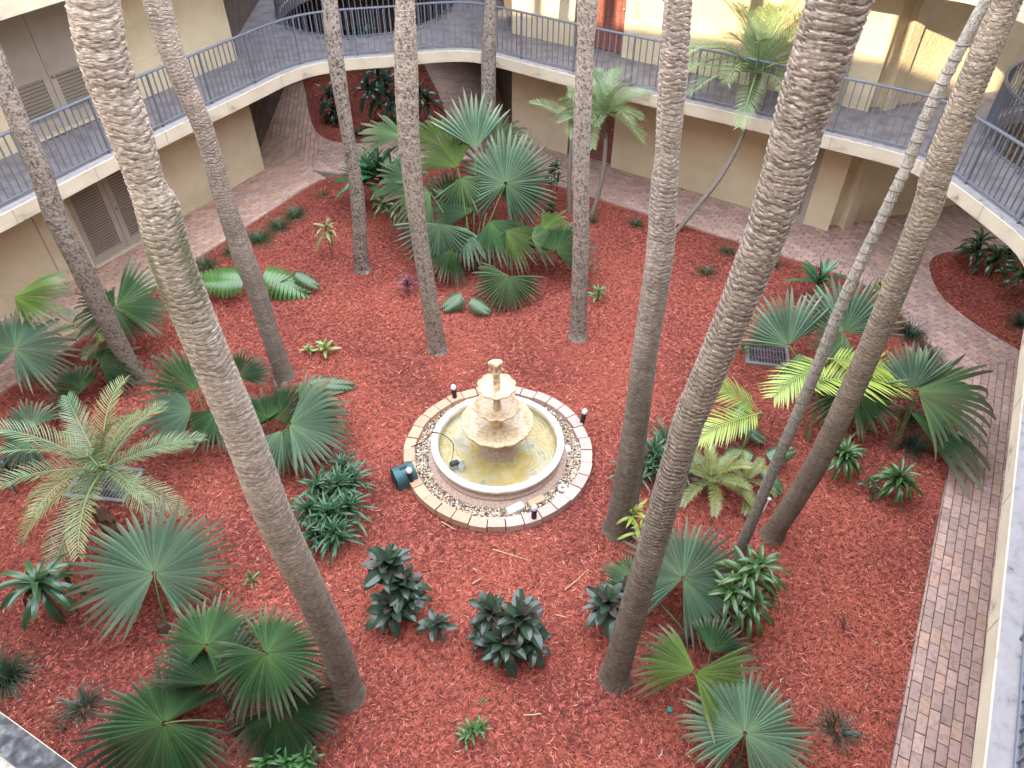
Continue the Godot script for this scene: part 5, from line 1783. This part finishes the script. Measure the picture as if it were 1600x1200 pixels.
	shrub("shade_plant", "tall plant in the shaded far bed, between the two thin trunks", "plant", shade, [[Vector3(-4.151, 1.100, -21.074), 1.20, 1.00], [Vector3(-4.024, 0.770, -21.455), 1.20, 1.00]], 15, -0.50, 1.20, M.leaf, "shade plants", 0.014)
	shrub("shade_plant", "drooping dark plant in the shaded far bed", "plant", shade, [[Vector3(-3.395, 1.000, -20.387), 1.20, 1.00], [Vector3(-3.244, 0.700, -20.682), 1.20, 1.00]], 15, -0.50, 1.20, M.leaf, "shade plants", 0.014)
	shrub("shade_plant", "plant at the back of the shaded far bed, under the slab", "plant", shade, [[Vector3(-3.758, 1.600, -20.684), 1.20, 1.00], [Vector3(-3.707, 1.120, -21.514), 1.20, 1.00]], 15, -0.50, 1.20, M.leaf, "shade plants", 0.014)
	shrub("shade_plant", "plant at the right of the shaded far bed", "plant", shade, [[Vector3(-2.696, 0.900, -21.117), 1.10, 1.00], [Vector3(-2.513, 0.630, -21.330), 1.10, 1.00]], 15, -0.50, 1.20, M.leaf, "shade plants", 0.014)
	shrub("shade_plant", "low plant near the edge of the shaded far bed", "plant", shade, [[Vector3(-5.366, 0.300, -21.438), 0.80, 1.00], [Vector3(-5.106, 0.210, -21.185), 0.80, 1.00]], 15, -0.50, 1.20, M.leaf, "shade plants", 0.014)
	shrub("shade_plant", "plant seen through the round opening, its leaves level with the upper floor", "plant", shade, [[Vector3(-4.4, 1.7, -23.4), 1.2, 1.0], [Vector3(-3.6, 1.5, -23.8), 1.1, .8]], 17, -0.50, 1.20, M.leaf, "shade plants", 0.020)
	shrub("rosette_plant", "bushy dark plant in the small right bed, nearest the walk", "plant", corn_dark, [[Vector3(10.127, 0.400, -13.542), 0.90, 1.00], [Vector3(10.262, 0.500, -13.772), 0.80, 1.00]], 20, -0.30, 1.30, M.leaf, "rosette plants", 0.014)
	shrub("rosette_plant", "bushy dark plant in the small right bed, behind the railing", "plant", corn_dark, [[Vector3(10.399, 0.400, -13.214), 0.95, 1.00], [Vector3(10.761, 0.400, -13.415), 0.90, 1.00]], 20, -0.30, 1.30, M.leaf, "rosette plants", 0.014)
	shrub("rosette_plant", "dark plant cut by the right edge of the picture in the small bed", "plant", corn_dark, [[Vector3(10.576, 0.500, -12.533), 1.00, 1.00]], 20, -0.30, 1.30, M.leaf, "rosette plants", 0.014)
	lobed_plant("split-leaf plant with two big ribbed green leaves around the ringed left trunk", Vector3(-5.338, 0.000, -12.213), [[Vector3(-5.516, 0.500, -12.348), Vector3(-0.980, 0.191, 0.059), Vector3(0.197, 0.875, 0.442), 0.96, 0.74, 0], [Vector3(-5.154, 0.500, -12.580), Vector3(0.940, -0.289, 0.179), Vector3(0.184, 0.875, 0.449), 1.02, 0.79, 0], [Vector3(-4.516, 0.450, -12.654), Vector3(0.906, -0.314, 0.285), Vector3(0.162, 0.877, 0.453), 0.56, 0.34, 1]])
	lobed_plant("small split-leaf plant with one leaf left of the fountain", Vector3(-3.303, 0.000, -9.330), [[Vector3(-3.576, 0.300, -9.428), Vector3(0.981, -0.115, -0.157), Vector3(0.176, 0.867, 0.465), 0.80, 0.38, 1]])
	lobed_plant("split-leaf plant in front of the far fan palms, dark leaf by the pale trunk", Vector3(-1.050, 0.000, -11.883), [[Vector3(-1.021, 0.300, -12.091), Vector3(-0.833, -0.223, 0.507), Vector3(0.038, 0.890, 0.455), 0.50, 0.45, 1], [Vector3(-0.843, 0.300, -11.914), Vector3(0.880, -0.240, 0.410), Vector3(0.032, 0.891, 0.452), 0.47, 0.39, 1]])
	lobed_plant("dark split-leaf plant beside the small yellowish palm, in the mulch", Vector3(4.073, 0.000, -7.549), [[Vector3(3.812, 0.350, -7.650), Vector3(-0.865, 0.026, -0.501), Vector3(-0.169, 0.925, 0.340), 0.45, 0.30, 1], [Vector3(4.067, 0.350, -7.650), Vector3(0.937, 0.265, -0.227), Vector3(-0.180, 0.924, 0.338), 0.48, 0.33, 1], [Vector3(3.970, 0.300, -7.427), Vector3(0.474, -0.215, 0.854), Vector3(-0.177, 0.927, 0.331), 0.43, 0.30, 1]])
	lobed_plant("dark split-leaf plant behind the yellow palm, beside the thickest trunk", Vector3(3.784, 0.000, -8.318), [[Vector3(3.774, 0.300, -8.553), Vector3(0.571, 0.389, -0.723), Vector3(-0.161, 0.917, 0.365), 0.38, 0.29, 1], [Vector3(3.847, 0.300, -8.404), Vector3(0.764, -0.112, 0.635), Vector3(-0.165, 0.918, 0.361), 0.45, 0.31, 1]])
	tuft("grass tuft along the left walk, farthest of its row", Vector3(-5.290, 0.020, -15.778), 170, 0.42, 0.011, Color(.03, .075, .03), 0.14, "grass tufts along the left walk")
	tuft("grass tuft along the left walk, second from the far end", Vector3(-5.538, 0.020, -15.236), 170, 0.42, 0.011, Color(.03, .075, .03), 0.14, "grass tufts along the left walk")
	tuft("grass tuft along the left walk, third from the far end", Vector3(-5.850, 0.020, -14.661), 190, 0.45, 0.011, Color(.03, .075, .03), 0.14, "grass tufts along the left walk")
	tuft("grass tuft along the left walk, right of the ringed trunk", Vector3(-6.301, 0.020, -14.141), 120, 0.38, 0.011, Color(.03, .075, .03), 0.14, "grass tufts along the left walk")
	tuft("grass tuft along the left walk, nearest of its row, beside the big trunk", Vector3(-6.786, 0.020, -13.541), 150, 0.42, 0.011, Color(.03, .075, .03), 0.14, "grass tufts along the left walk")
	tuft("tiny grass tuft at the far tip of the mulch bed", Vector3(-4.857, 0.020, -16.773), 40, 0.25, 0.011, Color(.03, .075, .03), 0.14, "grass tufts along the left walk")
	tuft("small grass tuft near the far walk, left of the slim leaning palm's foot", Vector3(2.952, 0.020, -15.354), 90, 0.3, 0.01, Color(.022, .055, .025), 0.09, "grass tufts along the far walk")
	tuft("small grass tuft right of the slim leaning palm's foot", Vector3(4.892, 0.020, -14.167), 90, 0.3, 0.01, Color(.022, .055, .025), 0.09, "grass tufts along the far walk")
	tuft("single grass tuft in open mulch left of the thickest trunk", Vector3(4.224, 0.020, -13.291), 80, 0.36, 0.01, Color(.022, .055, .025), 0.09, "grass tufts along the far walk")
	tuft("grass tuft just right of the thickest trunk, near the walk", Vector3(5.812, 0.020, -13.618), 80, 0.3, 0.01, Color(.022, .055, .025), 0.09, "grass tufts along the far walk")
	tuft("grass tuft by the far walk below the slim palm stems", Vector3(1.939, 0.020, -15.564), 60, 0.3, 0.01, Color(.022, .055, .025), 0.09, "grass tufts along the far walk")
	tuft("dark spiky tuft at the right end of the bed, under the big fan leaves", Vector3(6.683, 0.020, -8.155), 170, 0.45, 0.011, Color(.018, .04, .022), 0.1, "dark spiky tufts")
	tuft("dark grassy clump at the right behind the fan palm, by the bend of the walk", Vector3(7.828, 0.020, -11.128), 200, 0.5, 0.011, Color(.018, .04, .022), 0.1, "dark spiky tufts")
	tuft("dark grassy clump at the right, next to the bend of the walk, lower one", Vector3(7.860, 0.020, -10.450), 170, 0.45, 0.011, Color(.018, .04, .022), 0.1, "dark spiky tufts")
	tuft("dark tuft above the spiky one at the right end", Vector3(6.901, 0.020, -8.829), 120, 0.4, 0.011, Color(.018, .04, .022), 0.1, "dark spiky tufts")
	tuft("dark tuft cut by the left edge of the picture, low down", Vector3(-6.391, 0.020, -4.216), 200, 0.5, 0.011, Color(.018, .04, .022), 0.1, "dark spiky tufts")
	tuft("dark tuft in the mulch at the lower left corner", Vector3(-5.264, 0.020, -3.829), 90, 0.4, 0.011, Color(.018, .04, .022), 0.1, "dark spiky tufts")
	tuft("dark tuft in the mulch at the lower right", Vector3(3.917, 0.020, -3.569), 80, 0.36, 0.011, Color(.018, .04, .022), 0.1, "dark spiky tufts")
	tuft("dark tuft in the small right bed at the picture's edge", Vector3(10.209, 0.020, -11.434), 170, 0.55, 0.011, Color(.018, .04, .022), 0.1, "dark spiky tufts")
	tuft("dark tuft in the shaded far bed near the walk", Vector3(-4.479, 0.020, -20.409), 120, 0.45, 0.011, Color(.018, .04, .022), 0.1, "dark spiky tufts")

func lobed_plant(label: String, base: Vector3, leaves: Array) -> void:
	var o := thing("split_leaf_plant", label, "plant", base, "split leaf plants")
	var k := 0
	for l: Array in leaves:
		var z: Vector3 = (l[1] as Vector3).normalized()
		var y: Vector3 = l[2] - z * (l[2] as Vector3).dot(z)
		y = y.normalized()
		add("leaf", lobed_mesh(l[3], l[4], 12, .22, Color(.042, .120, .028) if l[5] == 0 else Color(.028, .075, .030), 700 + k + int(base.x * 10)), M.leaf, o, Transform3D(Basis(y.cross(z), y, z), l[0] - base))
		stalk(o, Vector3(0, .02, 0), l[0] - base, .12, .014, .01, M.dark_petiole)
		k += 1

func spotlight(label: String, at: Vector3, lean: float) -> void:
	var o := thing("path_light", label, "garden light", at, "garden lights round the fountain")
	o.rotation.z = lean
	o.scale = Vector3(1.05, 1.45, 1.05)
	var b := MB.new()
	b.revolve(PackedVector2Array([Vector2(.0, -.05), Vector2(.04, -.05), Vector2(.04, .18), Vector2(.034, .185), Vector2(.034, .2), Vector2(.044, .205), Vector2(.044, .25)]), 20)
	add("post", b.mesh(), M.black, o)
	b = MB.new()
	b.revolve(PackedVector2Array([Vector2(.044, .25), Vector2(.046, .27), Vector2(.04, .29), Vector2(.025, .302), Vector2(0, .306)]), 20)
	add("lens", b.mesh(), M.lens, o)

func loose_brick(called: String, label: String, at: Vector3, s: Vector3, yaw: float, m: Material) -> void:
	var b := MB.new()
	b.bevel_box(Transform3D(), s, .012)
	var o := add(called, b.mesh(), m)
	o.transform = Transform3D(Basis(Vector3.UP, yaw) * Basis(Vector3.RIGHT, .05), at)
	tag(o, label, "brick", "loose bricks by the basin")

func drain(label: String, at: Vector3, yaw: float, w: float, d: float) -> void:
	var o := thing("drain_grate", label, "drain grate", at, "drain grates in the mulch")
	o.rotation.y = yaw
	var b := MB.new()
	for s: float in [-1.0, 1.0]:
		b.bevel_box(Transform3D(Basis(), Vector3(0, .03, s * d / 2)), Vector3(w + .08, .08, .07), .01)
		b.bevel_box(Transform3D(Basis(), Vector3(s * w / 2, .03, 0)), Vector3(.07, .08, d - .07), .01)
	add("frame", b.mesh(), M.grate_frame, o)
	b = MB.new()
	b.box(Transform3D(Basis(), Vector3(0, .015, 0)), Vector3(w, .02, d))
	add("pit", b.mesh(), M.dark, o)
	var n := int(w / .055)
	var q := MB.new()
	q.bevel_box(Transform3D(), Vector3(.022, .03, d - .08), .004)
	var qm := q.mesh()
	for i in n:
		add("bar", qm, M.grate, o, Transform3D(Basis(), Vector3(-w / 2 + (i + .5) * w / n, .048, 0)))
	for k in 2:
		var e := MB.new()
		e.box(Transform3D(), Vector3(w - .08, .02, .03))
		add("crossbar", e.mesh(), M.grate, o, Transform3D(Basis(), Vector3(0, .045, (k - .5) * d * .4)))

func build_small() -> void:
	spotlight("black garden light with a pale lens behind the fountain, at its upper left", Vector3(-1.005, 0.000, -9.248), .05)
	spotlight("black garden light with a pale lens at the fountain's right", Vector3(1.180, 0.000, -8.648), -.12)
	spotlight("black garden light beside the teal pump box", Vector3(-1.578, 0.000, -7.351), .06)
	spotlight("black garden light standing in front of the fountain ring", Vector3(0.330, 0.000, -6.631), .0)
	var o := thing("pump_box", "teal round-topped equipment box with a black front at the left of the fountain", "pump box", Vector3(-1.712, 0.000, -7.456))
	o.rotation.y = .5
	var b := MB.new()
	var prof := []
	var back := []
	for i in 13:
		var a := PI * i / 12.0
		prof.append(Vector3(-.17, .16 + sin(a) * .17, cos(a) * .17))
		back.append(Vector3(.17, .16 + sin(a) * .17, cos(a) * .17))
	prof.push_front(Vector3(-.17, 0, .17))
	back.push_front(Vector3(.17, 0, .17))
	prof.append(Vector3(-.17, 0, -.17))
	back.append(Vector3(.17, 0, -.17))
	var first := 0
	for i in prof.size():
		b.p(prof[i])
		b.p(back[i])
	for i in prof.size() - 1:
		b.q(i * 2, i * 2 + 1, i * 2 + 3, i * 2 + 2)
	var rear := back.duplicate()
	rear.reverse()
	b.face(rear)
	add("housing", b.mesh(), M.teal, o)
	b = MB.new()
	b.face(prof)
	for s in 5:
		b.bevel_box(Transform3D(Basis(), Vector3(-.176, .05 + s * .045, 0)), Vector3(.012, .018, .24), .003)
	add("vented_front", b.mesh(), M.black, o)
	b = MB.new()
	b.bevel_box(Transform3D(Basis(), Vector3(0, .335, 0)), Vector3(.12, .02, .05), .006)
	add("carry_grip", b.mesh(), M.black, o)
	# the cable over the rim and the pump it feeds
	var ring: Vector3 = Vector3(-0.233, 0.000, -8.002)
	b = MB.new()
	var pts := []
	for p: Vector3 in [Vector3(-1.42, .2, -.02), Vector3(-1.25, .10, -.22), Vector3(-1.10, .36, -.16), Vector3(-1.0, .42, -.13), Vector3(-.86, .40, -.08), Vector3(-.72, .34, .05), Vector3(-.72, .26, .22), Vector3(-.74, .22, .35)]:
		pts.append([ring + p, .008])
	var sm := catmull(pts, 50)
	var path := PackedVector3Array()
	var rr := PackedFloat32Array()
	for s: Array in sm:
		path.append(s[0])
		rr.append(.008)
	b.tube(path, rr, 6)
	tag(add("power_cable", b.mesh(), M.black), "thin black cable running over the basin rim into the water", "cable")
	o = thing("water_pump", "small black and grey pump half under water at the left of the basin", "pump", ring + Vector3(-.68, .2, .42))
	b = MB.new()
	b.bevel_box(Transform3D(Basis(Vector3.UP, .5), Vector3(0, .05, 0)), Vector3(.15, .14, .11), .02)
	add("body", b.mesh(), M.black, o)
	b = MB.new()
	for k in 5:
		b.bevel_box(Transform3D(Basis(Vector3.UP, .5), Vector3(.10 + k * .006, .05, -.05 + k * .03)), Vector3(.10, .10, .012), .003)
	add("strainer", b.mesh(), M.metal, o)
	loose_brick("loose_brick", "whitish loose brick leaning at the front of the basin", Vector3(0.049, 0.090, -6.839), Vector3(.28, .1, .13), .55, M.white_brick)
	loose_brick("loose_brick", "tan loose brick lying right of the whitish one", Vector3(0.376, 0.080, -6.994), Vector3(.28, .08, .12), .5, M.tan_brick)
	loose_brick("loose_stone", "flat pale stone in the gravel at the left of the basin", Vector3(-1.335, 0.070, -8.312), Vector3(.13, .05, .1), .8, M.white_brick)
	loose_brick("loose_stone", "long grey stone in the gravel behind the fountain, near the garden light", Vector3(-0.817, 0.070, -9.209), Vector3(.2, .05, .06), .8, M.white_brick)
	loose_brick("loose_stone", "pale stone in the gravel at the right of the basin", Vector3(0.913, 0.070, -8.081), Vector3(.12, .06, .14), .2, M.white_brick)
	b = MB.new()
	var rg := PackedVector2Array()
	for i in 13:
		var a := TAU * i / 12.0
		rg.append(Vector2(.055 + cos(a) * .026, .026 - sin(a) * .026))
	b.revolve(rg, 28)
	var rs := add("stone_ring", b.mesh(), M.white_brick)
	rs.position = Vector3(0.795, 0.070, -7.242)
	tag(rs, "small round stone ring lying in the gravel at the lower right", "stone ring")
	drain("drain grate under the young feather palm at the left", Vector3(-6.482, 0.000, -7.390), -.12, .95, .62)
	drain("drain grate among the plants at the right, beside the big fan leaves", Vector3(4.875, 0.000, -10.530), -.2, .75, .6)
	o = thing("pipe_stub", "white plastic pipe stub standing in the mulch beside the leaning trunks", "pipe", Vector3(3.863, 0.000, -6.847))
	b = MB.new()
	b.tube(PackedVector3Array([Vector3.ZERO, Vector3(.02, .3, 0)]), PackedFloat32Array([.012, .012]), 10)
	add("pipe", b.mesh(), M.pvc, o)
	b = MB.new()
	b.tube(PackedVector3Array([Vector3(.02, .3, 0), Vector3(.022, .33, 0)]), PackedFloat32Array([.024, .03]), 12)
	add("nozzle", b.mesh(), M.pvc, o)
	b = MB.new()
	b.revolve(PackedVector2Array([Vector2(.04, 0), Vector2(.04, .04), Vector2(.03, .05), Vector2(0, .05)]), 16)
	var cp := add("sprinkler_cap", b.mesh(), M.green_cap)
	cp.position = Vector3(1.936, 0.020, -3.813)
	tag(cp, "tiny greenish sprinkler cap in the mulch left of the lower right fan palm", "sprinkler")
	# sticks on the mulch
	var sticks := [[Vector3(0.732, 0.045, -5.465), Vector3(1.078, 0.050, -5.791), "pale thin stick lying left of the thickest trunk's foot"], [Vector3(-0.281, 0.045, -6.141), Vector3(0.259, 0.050, -5.941), "reddish stick lying in front of the fountain"], [Vector3(0.141, 0.045, -3.749), Vector3(0.360, 0.050, -3.762), "short light stick at the bottom centre"], [Vector3(0.591, 0.045, -5.093), Vector3(0.761, 0.050, -5.043), "short stick right of the widest dark shrub"], [Vector3(-0.558, 0.045, -5.566), Vector3(-0.408, 0.050, -5.687), "short stick above the widest dark shrub"], [Vector3(-1.066, 0.045, -6.633), Vector3(-0.843, 0.050, -6.477), "pale curled scrap in front of the edging stones"]]
	for s: Array in sticks:
		b = MB.new()
		var a: Vector3 = s[0]
		var e: Vector3 = s[1]
		b.col = Color.WHITE
		b.tube(PackedVector3Array([a, a.lerp(e, .5) + Vector3(.01, .008, .01), e]), PackedFloat32Array([.009, .008, .004]), 6)
		tag(add("fallen_stick", b.mesh(), M.tan_brick), s[2], "stick", "sticks lying on the mulch")
	# bare twiggy plants
	twigs("bare dark twiggy plant alone in the mulch at the lower right", Vector3(4.443, 0.000, -4.884), 71)
	twigs("bare twigs next to the dark tuft at the lower left", Vector3(-5.378, 0.000, -3.592), 72)

func twigs(label: String, at: Vector3, sd: int) -> void:
	rng.seed = sd
	var b := MB.new()
	for i in 9:
		var p := Vector3.ZERO
		var d := Vector3(rng.randf_range(-.5, .5), 1, rng.randf_range(-.5, .5)).normalized()
		var path := PackedVector3Array([p])
		var rr := PackedFloat32Array([.006])
		for k in 4:
			d = (d + Vector3(rng.randf_range(-.5, .5), rng.randf_range(-.35, .2), rng.randf_range(-.5, .5))).normalized()
			p += d * .1
			path.append(p)
			rr.append(.005 - k * .001)
		b.tube(path, rr, 5)
	var o := add("twig_plant", b.mesh(), M.stem)
	o.position = at
	tag(o, label, "plant", "bare twiggy plants")
